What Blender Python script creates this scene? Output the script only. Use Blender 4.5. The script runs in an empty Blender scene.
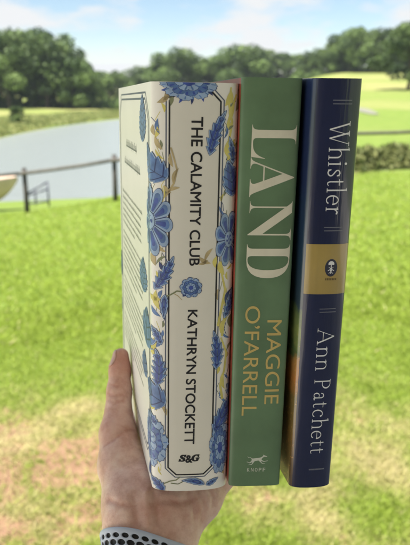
import bpy, bmesh, math, random
import numpy as np
from mathutils import Matrix, Vector
R = math.radians
rng = np.random.default_rng(7)
random.seed(7)
sc = bpy.context.scene
COL = sc.collection

# ---------------------------------------------------------------- camera
FPX, CX, CY = 600.0, 205.0, 272.5          # focal length and centre in photo pixels (410 x 545)
PITCH = R(17.1)
EYE = Vector((0.0, 0.0, 1.6))
cam = bpy.data.cameras.new('camera')
cam.sensor_fit = 'VERTICAL'; cam.sensor_height = 36.0; cam.sensor_width = 27.0
cam.lens = 36.0 * FPX / 545.0
cam.clip_start = 0.02; cam.clip_end = 5000
cam.dof.use_dof = True; cam.dof.focus_distance = 0.345; cam.dof.aperture_fstop = cam.lens / 2.9
camo = bpy.data.objects.new('camera', cam)
camo.location = EYE; camo.rotation_euler = (R(90) - PITCH, 0, 0)
COL.objects.link(camo); sc.camera = camo

# ---------------------------------------------------------------- sky, clouds and sun
SUN_EL, SUN_AZ = R(60), R(-118)            # azimuth measured from +Y towards +X: the sun stands left and a little behind
w = bpy.data.worlds.new("World"); sc.world = w; w.use_nodes = True
nt = w.node_tree; N = nt.nodes; L = nt.links
bg = N['Background']; bg.inputs[1].default_value = 0.052
sky = N.new('ShaderNodeTexSky'); sky.sky_type = 'NISHITA'; sky.sun_disc = False
sky.sun_elevation = SUN_EL; sky.sun_rotation = SUN_AZ
sky.air_density = 1.0; sky.dust_density = 0.15; sky.ozone_density = 2.0
geo = N.new('ShaderNodeTexCoord')
sep = N.new('ShaderNodeSeparateXYZ'); L.new(geo.outputs['Generated'], sep.inputs[0])
zz = N.new('ShaderNodeMath'); zz.operation = 'MAXIMUM'; zz.inputs[1].default_value = 0.0; L.new(sep.outputs[2], zz.inputs[0])
za = N.new('ShaderNodeMath'); za.operation = 'ADD'; za.inputs[1].default_value = 0.22; L.new(zz.outputs[0], za.inputs[0])
dx = N.new('ShaderNodeMath'); dx.operation = 'DIVIDE'; L.new(sep.outputs[0], dx.inputs[0]); L.new(za.outputs[0], dx.inputs[1])
dy = N.new('ShaderNodeMath'); dy.operation = 'DIVIDE'; L.new(sep.outputs[1], dy.inputs[0]); L.new(za.outputs[0], dy.inputs[1])
cmb = N.new('ShaderNodeCombineXYZ'); L.new(dx.outputs[0], cmb.inputs[0]); L.new(dy.outputs[0], cmb.inputs[1]); cmb.inputs[2].default_value = 3.7
cn = N.new('ShaderNodeTexNoise'); cn.inputs['Scale'].default_value = 1.9; cn.inputs['Detail'].default_value = 7; cn.inputs['Roughness'].default_value = 0.58
L.new(cmb.outputs[0], cn.inputs['Vector'])
cr = N.new('ShaderNodeValToRGB'); cr.color_ramp.elements[0].position = 0.46; cr.color_ramp.elements[1].position = 0.60
cr.color_ramp.elements[0].color = (0.0, 0.0, 0.0, 1); cr.color_ramp.elements[1].color = (1, 1, 1, 1)
L.new(cn.outputs[0], cr.inputs[0])
mx = N.new('ShaderNodeMix'); mx.data_type = 'RGBA'
L.new(cr.outputs[0], mx.inputs['Factor']); L.new(sky.outputs[0], mx.inputs['A']); mx.inputs['B'].default_value = (5.7, 5.8, 5.9, 1)
L.new(mx.outputs['Result'], bg.inputs[0])
sl = bpy.data.lights.new('sun', 'SUN'); sl.energy = 4.8; sl.angle = R(0.5); sl.color = (1.0, 0.95, 0.86)
so = bpy.data.objects.new('sun', sl); COL.objects.link(so)
sdir = Vector((math.cos(SUN_EL) * math.sin(SUN_AZ), math.cos(SUN_EL) * math.cos(SUN_AZ), math.sin(SUN_EL)))
so.rotation_euler = sdir.to_track_quat('Z', 'Y').to_euler()
vs = sc.view_settings; vs.view_transform = 'Standard'; vs.look = 'None'; vs.gamma = 1.0; vs.exposure = 1.58; vs.use_curve_mapping = False

# ---------------------------------------------------------------- helpers
def tag(o, label=None, cat=None, group=None, kind=None):
    if label: o['label'] = label
    if cat: o['category'] = cat
    if group: o['group'] = group
    if kind: o['kind'] = kind
    return o

def link(name, me, mat=None, parent=None, smooth=False):
    o = bpy.data.objects.new(name, me); COL.objects.link(o)
    if mat is not None:
        for m in (mat if isinstance(mat, (list, tuple)) else [mat]): me.materials.append(m)
    if parent is not None: o.parent = parent
    if smooth: me.polygons.foreach_set('use_smooth', np.ones(len(me.polygons), bool))
    return o

def mesh(name, v, f):
    me = bpy.data.meshes.new(name)
    me.from_pydata([tuple(map(float, p)) for p in v], [], [tuple(map(int, q)) for q in f]); me.update()
    return me

def fast_mesh(name, v, nper):
    """v: (n, nper, 3) array of separate polygons"""
    n = len(v); me = bpy.data.meshes.new(name)
    me.vertices.add(n * nper); me.vertices.foreach_set('co', np.ascontiguousarray(v, np.float32).ravel())
    me.loops.add(n * nper); me.loops.foreach_set('vertex_index', np.arange(n * nper, dtype=np.int32))
    me.polygons.add(n); me.polygons.foreach_set('loop_start', np.arange(0, n * nper, nper, dtype=np.int32))
    me.update(calc_edges=True)
    return me

def point_attr(me, name, vals):
    a = me.attributes.new(name, 'FLOAT', 'POINT'); a.data.foreach_set('value', np.ascontiguousarray(vals, np.float32))

def empty(name, loc=(0, 0, 0), rz=0.0):
    o = bpy.data.objects.new(name, None); COL.objects.link(o); o.location = loc; o.rotation_euler = (0, 0, rz)
    o.empty_display_size = 0.05
    return o

def mat(name, col, rough=0.5, spec=0.5, coat=0.0, coat_rough=0.1, bump=0.0, bump_scale=100.0, vary=0.0, vary_scale=20.0, ripple=None):
    m = bpy.data.materials.new(name); m.use_nodes = True
    t = m.node_tree; p = t.nodes['Principled BSDF']
    p.inputs['Base Color'].default_value = (*col, 1); p.inputs['Roughness'].default_value = rough
    p.inputs['Specular IOR Level'].default_value = spec
    p.inputs['Coat Weight'].default_value = coat; p.inputs['Coat Roughness'].default_value = coat_rough
    tc = t.nodes.new('ShaderNodeTexCoord')
    if vary > 0:
        nz = t.nodes.new('ShaderNodeTexNoise'); nz.inputs['Scale'].default_value = vary_scale; nz.inputs['Detail'].default_value = 6
        t.links.new(tc.outputs['Object'], nz.inputs['Vector'])
        hs = t.nodes.new('ShaderNodeHueSaturation'); hs.inputs['Color'].default_value = (*col, 1)
        mr = t.nodes.new('ShaderNodeMapRange'); mr.inputs['From Min'].default_value = 0.3; mr.inputs['From Max'].default_value = 0.7
        mr.inputs['To Min'].default_value = 1 - vary; mr.inputs['To Max'].default_value = 1 + vary
        t.links.new(nz.outputs[0], mr.inputs[0]); t.links.new(mr.outputs[0], hs.inputs['Value']); t.links.new(hs.outputs[0], p.inputs['Base Color'])
    if bump > 0:
        nb = t.nodes.new('ShaderNodeTexNoise'); nb.inputs['Scale'].default_value = bump_scale; nb.inputs['Detail'].default_value = 4
        t.links.new(tc.outputs['Object'], nb.inputs['Vector'])
        if ripple:
            mp = t.nodes.new('ShaderNodeMapping'); mp.inputs['Scale'].default_value = (1, 1, ripple); t.links.new(tc.outputs['Object'], mp.inputs[0]); t.links.new(mp.outputs[0], nb.inputs['Vector'])
        b = t.nodes.new('ShaderNodeBump'); b.inputs['Strength'].default_value = bump; b.inputs['Distance'].default_value = 0.001
        t.links.new(nb.outputs[0], b.inputs['Height']); t.links.new(b.outputs[0], p.inputs['Normal'])
        if coat > 0: t.links.new(b.outputs[0], p.inputs['Coat Normal'])
    return m

FWD = Vector((0, math.cos(PITCH), -math.sin(PITCH))); DOWN = Vector((0, -math.sin(PITCH), -math.cos(PITCH))); RIGHT = Vector((1, 0, 0))
CAMROT = Matrix((RIGHT, DOWN, FWD)).transposed()           # photo axes (right, down, forward) -> world

# ---------------------------------------------------------------- terrain
WATER_Z = -3.2
def lerp_profile(r, pts):
    return np.interp(r, [p[0] for p in pts], [p[1] for p in pts])
def sstep(a, b, x):
    t = np.clip((x - a) / (b - a), 0, 1); return t * t * (3 - 2 * t)
def ground_z(x, y):
    x = np.asarray(x, float); y = np.asarray(y, float)
    r = np.hypot(x, y); az = np.degrees(np.arctan2(x, y))
    azc = np.clip(az, -26, 24)
    rfar = 68.0 + (azc + 18.0) * 3.4                        # far shore of the pond runs away to the right
    rr = np.where(r < 30, r, 30 + (r - 30) * (66 - 30) / np.maximum(rfar - 2 - 30, 5))
    left = lerp_profile(rr, [(0, 0), (1.6, -.05), (15.7, -1.5), (20, -2.15), (27.2, -3.12), (30, -3.7), (64, -3.8), (66.2, -3.1), (70, -2.75), (80, -2.6), (135, -2.2), (300, 1), (900, 3)])
    mid = lerp_profile(r, [(0, 0), (1.6, -.05), (15.6, -1.0), (30, -1.7), (60, -2.2), (100, -2.2), (200, 0), (900, 3)])
    rt = lerp_profile(r, [(0, 0), (1.6, -.05), (17.3, -.62), (30, -.55), (55, -.5), (66, -.45), (100, 1.5), (160, 5.0), (220, 8), (900, 12)])
    a = np.where(r < 17, sstep(-19, 0, azc), np.where(r > 25, sstep(-6.5, -1.5, azc), sstep(-19, 0, azc) * (25 - r) / 8 + sstep(-6.5, -1.5, azc) * (r - 17) / 8)); b = sstep(2.0, 13.0, azc)
    h = left * (1 - a) + mid * a
    h = h * (1 - b) + rt * b
    amp = np.clip((r - 3) / 60, 0, 1) * 0.25
    h = h + amp * (np.sin(x * .21 + 1.3) * np.sin(y * .17) * .6 + .3 * np.sin(x * .53 + y * .31)) * np.where(r < 25, .35, 1) * np.where((np.abs(h - WATER_Z) < .3), .25, 1)
    return h
def gz(x, y): return float(ground_z(x, y))

# lattice value noise, for patches of bare earth and dry grass
_perm = rng.random((64, 64))
def vnoise(x, y, s):
    x = np.asarray(x) * s; y = np.asarray(y) * s
    xi = np.floor(x).astype(int); yi = np.floor(y).astype(int); fx = x - xi; fy = y - yi
    fx = fx * fx * (3 - 2 * fx); fy = fy * fy * (3 - 2 * fy)
    g = lambda i, j: _perm[i % 64, j % 64]
    return (g(xi, yi) * (1 - fx) + g(xi + 1, yi) * fx) * (1 - fy) + (g(xi, yi + 1) * (1 - fx) + g(xi + 1, yi + 1) * fx) * fy
def fbm(x, y, s): return .5 * vnoise(x, y, s) + .28 * vnoise(x, y, s * 2.1) + .22 * vnoise(x, y, s * 4.7)
BARE = [(-.62, 2.55, .50, .34, .85), (-1.05, 2.35, .40, .26, .75), (-.42, 2.05, .30, .20, .75), (-.34, 1.80, .28, .14, .7), (-.85, 2.0, .34, .18, .75),
        (-1.3, 2.9, .5, .28, .65), (.75, 2.9, .12, .16, .45), (-.65, 1.72, .26, .12, .6), (-.3, 2.9, .35, .25, .55), (.55, 1.9, .3, .12, .35), (.2, 2.2, .25, .15, .35)]
def bare_f(x, y):
    b = np.zeros_like(np.asarray(x, float))
    for cx, cy, rx, ry, s in BARE:
        b = np.maximum(b, s * np.exp(-(((x - cx) / rx) ** 2 + ((y - cy) / ry) ** 2)))
    n = .6 * fbm(x + 3, y + 9, 5.0) + .4 * vnoise(x, y, 34)
    return np.clip((b * 1.4 + (n - .5) * 1.8 - .24) * 1.5, 0, .95) * sstep(0.0, .25, b)
def dry_f(x, y):
    r = np.hypot(x, y)
    near = 1 - sstep(2.4, 4.4, r + (fbm(x + 17, y, .9) - .5) * 1.2)
    n = fbm(x + 30, y + 5, 2.7)
    far = .26 * sstep(60, 110, r) + .35 * sstep(.50, .68, fbm(x, y, .06)) * sstep(25, 55, r)
    return np.clip(near * (.58 + (n - .5) * 1.7) + (1 - near) * (far + .10 + .22 * np.clip(n - .55, 0, 1)), 0, 1)

az_f = np.radians(np.linspace(-32, 32, 260)); az_r = np.radians(np.linspace(34, 326, 90))
azs = np.concatenate([az_f, az_r]); nA = len(azs)
rad = np.concatenate([[0.02, .5, 1.0], np.geomspace(1.3, 16, 170), np.geomspace(16.4, 140, 150), np.geomspace(145, 700, 30)]); nR = len(rad)
AA, RR = np.meshgrid(azs, rad); gx = RR * np.sin(AA); gy = RR * np.cos(AA)
gzv = ground_z(gx, gy)
v = np.stack([gx, gy, gzv], -1).reshape(-1, 3)
ii, jj = np.meshgrid(np.arange(nR - 1), np.arange(nA), indexing='ij'); j2 = (jj + 1) % nA
f = np.stack([ii * nA + jj, (ii + 1) * nA + jj, (ii + 1) * nA + j2, ii * nA + j2], -1).reshape(-1, 4)[:, ::-1]
me = mesh('ground', v, f)
point_attr(me, 'bare', bare_f(gx, gy).ravel()); point_attr(me, 'dry', dry_f(gx, gy).ravel())
m = bpy.data.materials.new('lawn'); m.use_nodes = True; t = m.node_tree; p = t.nodes['Principled BSDF']
p.inputs['Roughness'].default_value = .9; p.inputs['Specular IOR Level'].default_value = .1
def node(t, kind, **kw):
    n = t.nodes.new(kind)
    for k, val in kw.items():
        if k in n.inputs: n.inputs[k].default_value = val
        else: setattr(n, k, val)
    return n
def ramp(t, src, stops):
    r = t.nodes.new('ShaderNodeValToRGB'); e = r.color_ramp.elements
    while len(e) < len(stops): e.new(.5)
    for k, (pos, c) in enumerate(stops): e[k].position = pos; e[k].color = (*c, 1)
    t.links.new(src, r.inputs[0]); return r.outputs[0]
def mixc(t, fac, a, b):
    n = t.nodes.new('ShaderNodeMix'); n.data_type = 'RGBA'
    if isinstance(fac, (int, float)): n.inputs['Factor'].default_value = fac
    else: t.links.new(fac, n.inputs['Factor'])
    for s, val in (('A', a), ('B', b)):
        if isinstance(val, tuple): n.inputs[s].default_value = (*val, 1)
        else: t.links.new(val, n.inputs[s])
    return n.outputs['Result']
tc = t.nodes.new('ShaderNodeTexCoord')
def noise(t, vec, scale, detail=5, rough=.55):
    n = node(t, 'ShaderNodeTexNoise'); n.inputs['Scale'].default_value = scale; n.inputs['Detail'].default_value = detail; n.inputs['Roughness'].default_value = rough
    t.links.new(vec, n.inputs['Vector']); return n.outputs[0]
green = ramp(t, noise(t, tc.outputs['Object'], 1.3, 8, .7), [(.32, (.105, .17, .026)), (.5, (.125, .195, .032)), (.68, (.16, .21, .044))])
straw = ramp(t, noise(t, tc.outputs['Object'], 23, 5), [(.3, (.20, .20, .07)), (.7, (.36, .31, .15))])
soil = ramp(t, noise(t, tc.outputs['Object'], 15, 6), [(.3, (.15, .085, .052)), (.7, (.28, .17, .115))])
at1 = node(t, 'ShaderNodeAttribute', attribute_name='dry'); at2 = node(t, 'ShaderNodeAttribute', attribute_name='bare')
c = mixc(t, at1.outputs['Fac'], green, straw); c = mixc(t, at2.outputs['Fac'], c, soil)
t.links.new(c, p.inputs['Base Color'])
bn = node(t, 'ShaderNodeBump'); bn.inputs['Strength'].default_value = .5; bn.inputs['Distance'].default_value = .03
t.links.new(noise(t, tc.outputs['Object'], 40, 5), bn.inputs['Height']); t.links.new(bn.outputs[0], p.inputs['Normal'])
tag(link('ground', me, m, smooth=True), kind='structure')

# water of the pond (one sheet; the banks rise through it)
def water_mat():
    m = bpy.data.materials.new('water'); m.use_nodes = True; t = m.node_tree; p = t.nodes['Principled BSDF']
    p.inputs['Base Color'].default_value = (.21, .235, .235, 1); p.inputs['Roughness'].default_value = .2; p.inputs['IOR'].default_value = 1.33
    tc = t.nodes.new('ShaderNodeTexCoord'); mp = node(t, 'ShaderNodeMapping'); mp.inputs['Scale'].default_value = (.6, 1.6, 1)
    t.links.new(tc.outputs['Object'], mp.inputs[0])
    b = node(t, 'ShaderNodeBump'); b.inputs['Strength'].default_value = .8; b.inputs['Distance'].default_value = .18
    t.links.new(noise(t, mp.outputs[0], 1.1, 8, .7), b.inputs['Height']); t.links.new(b.outputs[0], p.inputs['Normal'])
    return m
WM = water_mat()
me = mesh('water', [(-75, 17, WATER_Z), (2, 17, WATER_Z), (2, 135, WATER_Z), (-75, 135, WATER_Z)], [(0, 1, 2, 3)])
tag(link('pond_water', me, WM), kind='structure')
# pale patch laid just above the ground of the right slope
px_, py_ = 14.6, 57.0
v = []; ringn = 40
for rr_k in (0, .5, 1):
    for a in np.linspace(0, 2 * math.pi, ringn, endpoint=False):
        x = px_ + rr_k * .7 * math.cos(a) * (1 + .15 * math.sin(3 * a)); y = py_ + rr_k * 4.5 * math.sin(a) * (1 + .1 * math.cos(2 * a)); v.append((x, y, gz(x, y) + .06))
f = [(k + r_ * ringn, (k + 1) % ringn + r_ * ringn, (k + 1) % ringn + (r_ + 1) * ringn, k + (r_ + 1) * ringn) for r_ in (0, 1) for k in range(ringn)]
tag(link('pale_patch', mesh('pale_patch', v, f), mat('pale_patch_surface', (.17, .17, .13), .9, bump=.4, bump_scale=8, vary=.1, vary_scale=2)), kind='structure')

# unseen roof slab, added above and behind the camera to shade the books
bm = bmesh.new()
bmesh.ops.create_cube(bm, size=1, matrix=Matrix.Translation((.1, -2.2, 2.85)) @ Matrix.Diagonal((5.4, 5.9, .16, 1)))
me = bpy.data.meshes.new('shade_roof'); bm.to_mesh(me); bm.free()
tag(link('shade_roof', me, mat('roof_boards', (.30, .27, .23), .7, bump=.3, bump_scale=30)), kind='structure')
for nm, ce, sz, col in (('bounce_slab', (0, -4.6, -.02), (15.0, 11.6, .12), (.62, .58, .53)), ('sky_block_wall', (0, -5.4, 1.5), (8.0, .2, 2.9), (.26, .22, .19))):  # added out of view: slab bounces neutral light, wall darkens spine reflections
    bm = bmesh.new(); bmesh.ops.create_cube(bm, size=1, matrix=Matrix.Translation(ce) @ Matrix.Diagonal((*sz, 1)))
    me = bpy.data.meshes.new(nm); bm.to_mesh(me); bm.free()
    tag(link(nm, me, mat(nm + '_paint', col, .7, bump=.3, bump_scale=20, vary=.1, vary_scale=2)), kind='structure')

# ---------------------------------------------------------------- printed pattern toolkit
def iso_polys(fn, x0, x1, y0, y1, step):
    """filled polygons of the region fn(x, y) < 0"""
    nx = max(2, int(math.ceil((x1 - x0) / step)) + 1); ny = max(2, int(math.ceil((y1 - y0) / step)) + 1)
    xs = np.linspace(x0, x1, nx); ys = np.linspace(y0, y1, ny)
    X, Y = np.meshgrid(xs, ys); F = np.asarray(fn(X, Y), float) + np.zeros_like(X)
    ins = F < 0; out = []
    cnt = ins[:-1, :-1].astype(int) + ins[1:, :-1] + ins[:-1, 1:] + ins[1:, 1:]
    for j in range(ny - 1):
        row = cnt[j]; i = 0
        nzs = np.nonzero(row)[0]
        if len(nzs) == 0: continue
        i = nzs[0]
        while i <= nzs[-1]:
            k = row[i]
            if k == 4:
                e = i
                while e + 1 < nx - 1 and row[e + 1] == 4: e += 1
                out.append([(xs[i], ys[j]), (xs[e + 1], ys[j]), (xs[e + 1], ys[j + 1]), (xs[i], ys[j + 1])]); i = e + 1; continue
            if k > 0:
                cs = [(i, j), (i + 1, j), (i + 1, j + 1), (i, j + 1)]; poly = []
                for q in range(4):
                    a, b = cs[q], cs[(q + 1) % 4]; fa, fb = F[a[1], a[0]], F[b[1], b[0]]
                    if fa < 0: poly.append((xs[a[0]], ys[a[1]]))
                    if (fa < 0) != (fb < 0):
                        u = fa / (fa - fb); poly.append((xs[a[0]] + u * (xs[b[0]] - xs[a[0]]), ys[a[1]] + u * (ys[b[1]] - ys[a[1]])))
                if len(poly) >= 3: out.append(poly)
            i += 1
    return out

def clip_split(poly, cuts):
    """split a convex polygon at the vertical lines x = cuts"""
    res = []; cur = poly
    lo = min(p[0] for p in poly); hi = max(p[0] for p in poly)
    for c in cuts:
        if c <= lo + 1e-9 or c >= hi - 1e-9: continue
        A, B = [], []
        n = len(cur)
        for q in range(n):
            a, b = cur[q], cur[(q + 1) % n]
            if a[0] <= c: A.append(a)
            if a[0] >= c: B.append(a)
            if (a[0] < c < b[0]) or (b[0] < c < a[0]):
                u = (c - a[0]) / (b[0] - a[0]); pt = (c, a[1] + u * (b[1] - a[1])); A.append(pt); B.append(pt)
        if len(A) >= 3: res.append(A)
        cur = B
        if len(cur) < 3: return res
    res.append(cur); return res

def rect(x0, x1, y0, y1): return [[(x0, y0), (x1, y0), (x1, y1), (x0, y1)]]
def f_box(cx, cy, hw, hh): return lambda x, y: np.maximum(np.abs(x - cx) - hw, np.abs(y - cy) - hh)
def f_seg(x0, y0, x1, y1, w0, w1=None, butt=False):
    w1 = w0 if w1 is None else w1
    def fn(x, y):
        ddx, ddy = x1 - x0, y1 - y0; Ln = math.hypot(ddx, ddy) + 1e-12
        tt = ((x - x0) * ddx + (y - y0) * ddy) / Ln ** 2; tc_ = np.clip(tt, 0, 1)
        if butt:
            perp = np.abs((x - x0) * ddy - (y - y0) * ddx) / Ln
            return np.maximum(perp - (w0 + (w1 - w0) * tc_) / 2, (np.abs(tt - .5) - .5) * Ln)
        return np.hypot(x - x0 - tc_ * ddx, y - y0 - tc_ * ddy) - (w0 + (w1 - w0) * tc_) / 2
    return fn
def f_poly(pts, w0, w1=None):
    n = len(pts) - 1; w1 = w0 if w1 is None else w1
    ss = [f_seg(*pts[k], *pts[k + 1], w0 + (w1 - w0) * k / n, w0 + (w1 - w0) * (k + 1) / n) for k in range(n)]
    return f_or(*ss)
def f_or(*fs):
    def fn(x, y):
        r = fs[0](x, y)
        for g in fs[1:]: r = np.minimum(r, g(x, y))
        return r
    return fn
def f_and(*fs):
    def fn(x, y):
        r = fs[0](x, y)
        for g in fs[1:]: r = np.maximum(r, g(x, y))
        return r
    return fn
def f_not(g): return lambda x, y: -g(x, y)
def f_off(g, d): return lambda x, y: g(x, y) + d
def f_ring(cx, cy, rx, ry, thick, thin, a0=None, a1=None):
    """elliptical stroke, heavy at the sides and thin at top and bottom"""
    def fn(x, y):
        u, v_ = (x - cx) / rx, (y - cy) / ry; r = np.hypot(u, v_); th = np.arctan2(v_, u)
        wd = thin + (thick - thin) * np.abs(np.cos(th)) ** 1.5
        d = np.abs(r - 1) * min(rx, ry) - wd / 2
        if a0 is not None:
            md = (a0 + a1) / 2; hw = (a1 - a0) / 2
            dd = np.abs((np.degrees(th) - md + 180) % 360 - 180) - hw
            d = np.maximum(d, np.radians(dd) * min(rx, ry))
        return d
    return fn

# ---------------------------------------------------------------- books
class Book:
    """a hardback in a dust jacket; s runs round the jacket (spine 0..T, left cover below 0), v runs up the book"""
    def __init__(self, name, pose, T, skew, H=.241, D=.163, bulge=.005, power=3.2, label=None):
        a, b, c = pose[:3]
        ca, sa, cb, sb, cc, s_ = math.cos(a), math.sin(a), math.cos(b), math.sin(b), math.cos(c), math.sin(c)
        Ry = np.array([[ca, 0, sa], [0, 1, 0], [-sa, 0, ca]]); Rx = np.array([[1, 0, 0], [0, cb, -sb], [0, sb, cb]]); Rz = np.array([[cc, -s_, 0], [s_, cc, 0], [0, 0, 1]])
        self.Rm = Rz @ Rx @ Ry; self.t = np.array(pose[3:6])
        self.T, self.sk, self.H, self.D, self.B, self.pw = T, skew, H, D, bulge, power
        self.c0 = bulge * .45
        W = np.array(CAMROT)
        Rl = np.stack([self.Rm[:, 0], self.Rm[:, 2], -self.Rm[:, 1]], 1)        # local x right, y into the book, z up
        M = np.eye(4); M[:3, :3] = W @ Rl; M[:3, 3] = np.array(EYE) + W @ self.t
        self.Rl = Rl
        self.root = empty(name); self.root.matrix_world = Matrix(M.tolist()); self.M = M
        tag(self.root, label, 'book', 'hardback books held in the hand')
        th = np.linspace(0, math.pi, 41); us = (1 - np.cos(th)) / 2 * T
        self.nodes = np.concatenate([-np.linspace(D, .002, 14), us, T + np.linspace(.002, D, 14)])
    def ray(self, px, py):
        d = self.Rl.T @ np.array([(px - CX) / FPX, (py - CY) / FPX, 1]); o = -self.Rl.T @ self.t
        return o, d
    def S(self, px, py):
        """spot on the spine seen at that photo pixel -> (s, v)"""
        o, d = self.ray(px, py); tn = math.tan(self.sk); y0 = self.c0 - self.B
        h = self.B
        for _ in range(12):
            k = (self.c0 - h / math.cos(self.sk) - o[1] - o[0] * tn) / (d[1] + d[0] * tn); q = o + k * d
            u = min(max((q[0] + h * math.sin(self.sk)) / math.cos(self.sk), 0), self.T)
            h = .5 * h + .5 * self.B * max(0, 1 - abs(2 * u / self.T - 1) ** self.pw) ** (1 / self.pw)
        return (q[0] + h * math.sin(self.sk)) / math.cos(self.sk), q[2]
    def Cv(self, px, py):
        o, d = self.ray(px, py); k = -o[0] / d[0]; q = o + k * d
        return -(q[1] - self.c0), q[2]
    def prof(self, s):
        T = self.T; cs, sn = math.cos(self.sk), math.sin(self.sk)
        s = np.asarray(s, float); u = np.clip(s, 0, T); q = np.abs(2 * u / T - 1)
        h = self.B * np.clip(1 - q ** self.pw, 0, 1) ** (1 / self.pw)
        x = u * cs - h * sn; y = self.c0 - u * sn - h * cs
        x = np.where(s < 0, 0, x); y = np.where(s < 0, self.c0 - s, y)
        xe, ye = T * cs, self.c0 - T * sn
        x = np.where(s > T, xe, x); y = np.where(s > T, ye + (s - T), y)
        return np.stack([x, y], -1)
    def curve(self, s):
        """point and outward normal on the faceted profile"""
        P = self.prof(self.nodes); s = np.asarray(s, float)
        pts = np.stack([np.interp(s, self.nodes, P[:, 0]), np.interp(s, self.nodes, P[:, 1])], -1)
        Tn = np.gradient(P, axis=0)
        seg = P[1:] - P[:-1]; seg /= np.linalg.norm(seg, axis=1)[:, None]
        tv = np.vstack([seg[:1], seg[:-1] + seg[1:], seg[-1:]]); tv /= np.linalg.norm(tv, axis=1)[:, None]
        tx = np.interp(s, self.nodes, tv[:, 0]); ty = np.interp(s, self.nodes, tv[:, 1]); n = np.hypot(tx, ty)
        return pts, np.stack([ty / n, -tx / n], -1)
    def shell(self, name, off_out, off_in, z0, z1, s0, s1, material, parent, rows=2):
        nd = np.unique(np.concatenate([[s0], self.nodes[(self.nodes > s0) & (self.nodes < s1)], [s1]]))
        P, Nn = self.curve(nd); n = len(nd); zs = np.linspace(z0, z1, rows)
        v = []
        for off in (off_out, off_in):
            for z in zs:
                q = P + Nn * off; v += [(a_, b_, z) for a_, b_ in q]
        f = []; B0 = n * rows
        for r_ in range(rows - 1):
            for k in range(n - 1):
                a_ = r_ * n + k; f.append((a_, a_ + 1, a_ + n + 1, a_ + n)); f.append((B0 + a_, B0 + a_ + n, B0 + a_ + n + 1, B0 + a_ + 1))
        for k in range(n - 1):
            f.append((k, B0 + k, B0 + k + 1, k + 1)); a_ = (rows - 1) * n + k; f.append((a_, a_ + 1, B0 + a_ + 1, B0 + a_))
        for r_ in range(rows - 1):
            a_ = r_ * n; f.append((a_, a_ + n, B0 + a_ + n, B0 + a_)); a_ = r_ * n + n - 1; f.append((a_, B0 + a_, B0 + a_ + n, a_ + n))
        me = mesh(name, v, f)
        o = link(name, me, material, parent, smooth=True)
        nrm = np.zeros((len(v), 3)); nrm[:n * rows, :2] = np.tile(Nn, (rows, 1)); nrm[n * rows:, :2] = -np.tile(Nn, (rows, 1))
        nl = []
        for pg in me.polygons:
            pn = pg.normal
            for li in pg.loop_indices:
                vn = nrm[me.loops[li].vertex_index]
                nl.append(tuple(vn) if abs(pn.z) < .7 and abs(float(np.dot(vn, pn))) > .5 else tuple(pn))
        me.normals_split_custom_set(nl)
        return o
    def printed(self, name, polys, layer, material, parent):
        """polys: list of (s, v) polygons, or list of (polys, layer, material slot)"""
        groups = polys if isinstance(polys[0], tuple) and len(polys[0]) == 3 and isinstance(polys[0][0], list) else [(polys, layer, 0)]
        V, F, MI = [], [], []
        for pl, ly, slot in groups:
            for poly in pl:
                for q in clip_split(poly, self.nodes):
                    q = [p_ for k, p_ in enumerate(q) if abs(p_[0] - q[k - 1][0]) + abs(p_[1] - q[k - 1][1]) > 1e-8]
                    if len(q) < 3: continue
                    F.append(tuple(range(len(V), len(V) + len(q)))); MI.append(slot)
                    V += [(p_[0], min(max(p_[1], .0002), self.H - .0002), ly) for p_ in q]
        V = np.array(V); P, Nn = self.curve(V[:, 0]); q = P + Nn * (.00006 + .00003 * V[:, 2])[:, None]
        me = mesh(name, np.column_stack([q, V[:, 1]]), F)
        o = link(name, me, material, parent, smooth=True)
        me.polygons.foreach_set('material_index', np.array(MI, np.int32))
        # keep the faces turned outwards
        bm = bmesh.new(); bm.from_mesh(me)
        bm.verts.ensure_lookup_table()
        fl = [fc for fc in bm.faces if fc.normal.dot(Vector((*Nn[fc.verts[0].index], 0))) < 0]
        bmesh.ops.reverse_faces(bm, faces=fl); bm.to_mesh(me); bm.free()
        me.normals_split_custom_set_from_vertices([(float(a_), float(b_), 0.0) for a_, b_ in Nn])
        return o

def text_polys(body, offset=0.0):
    c = bpy.data.curves.new('lettering', 'FONT'); c.body = body; c.size = 1; c.offset = offset; c.resolution_u = 6
    o = bpy.data.objects.new('lettering', c); COL.objects.link(o)
    dg = bpy.context.evaluated_depsgraph_get(); ev = o.evaluated_get(dg); me = ev.to_mesh()
    vs_ = [(p_.co.x, p_.co.y) for p_ in me.vertices]; out = [[vs_[k] for k in p_.vertices] for p_ in me.polygons]
    ev.to_mesh_clear(); bpy.data.objects.remove(o); bpy.data.curves.remove(c)
    return out
def mathbold(s, base=0x1D400):
    return ''.join(chr(base + ord(c_) - 65) if 'A' <= c_ <= 'Z' else chr(base + 26 + ord(c_) - 97) if 'a' <= c_ <= 'z' else c_ for c_ in s)
def bounds(polys):
    xs = [p_[0] for q in polys for p_ in q]; ys = [p_[1] for q in polys for p_ in q]; return min(xs), max(xs), min(ys), max(ys)
def run_down(polys, s0a, s1a, va, s0b, s1b, vb, bx=None):
    """set lettering along the spine reading downwards: baseline s0, cap line s1 at the two ends va (start) and vb (end)"""
    x0, x1, y0, y1 = bx or bounds(polys)
    out = []
    for q in polys:
        r = []
        for x, y in q:
            u = (x - x0) / (x1 - x0); k = (y - y0) / (y1 - y0)
            a_ = s0a + (s0b - s0a) * u; b_ = s1a + (s1b - s1a) * u
            r.append((a_ + (b_ - a_) * k, va + (vb - va) * u))
        out.append(r)
    return out
def bolder(polys, d):
    out = []
    for k, (ds, dv) in enumerate(((0, 0), (d, d * .4), (-d, d * .4), (d * .4, -d), (-d * .4, -d), (0, d))):
        out.append(([[(x + ds, y + dv) for x, y in q] for q in polys], 3 + k * .25, 0))
    return out
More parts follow.
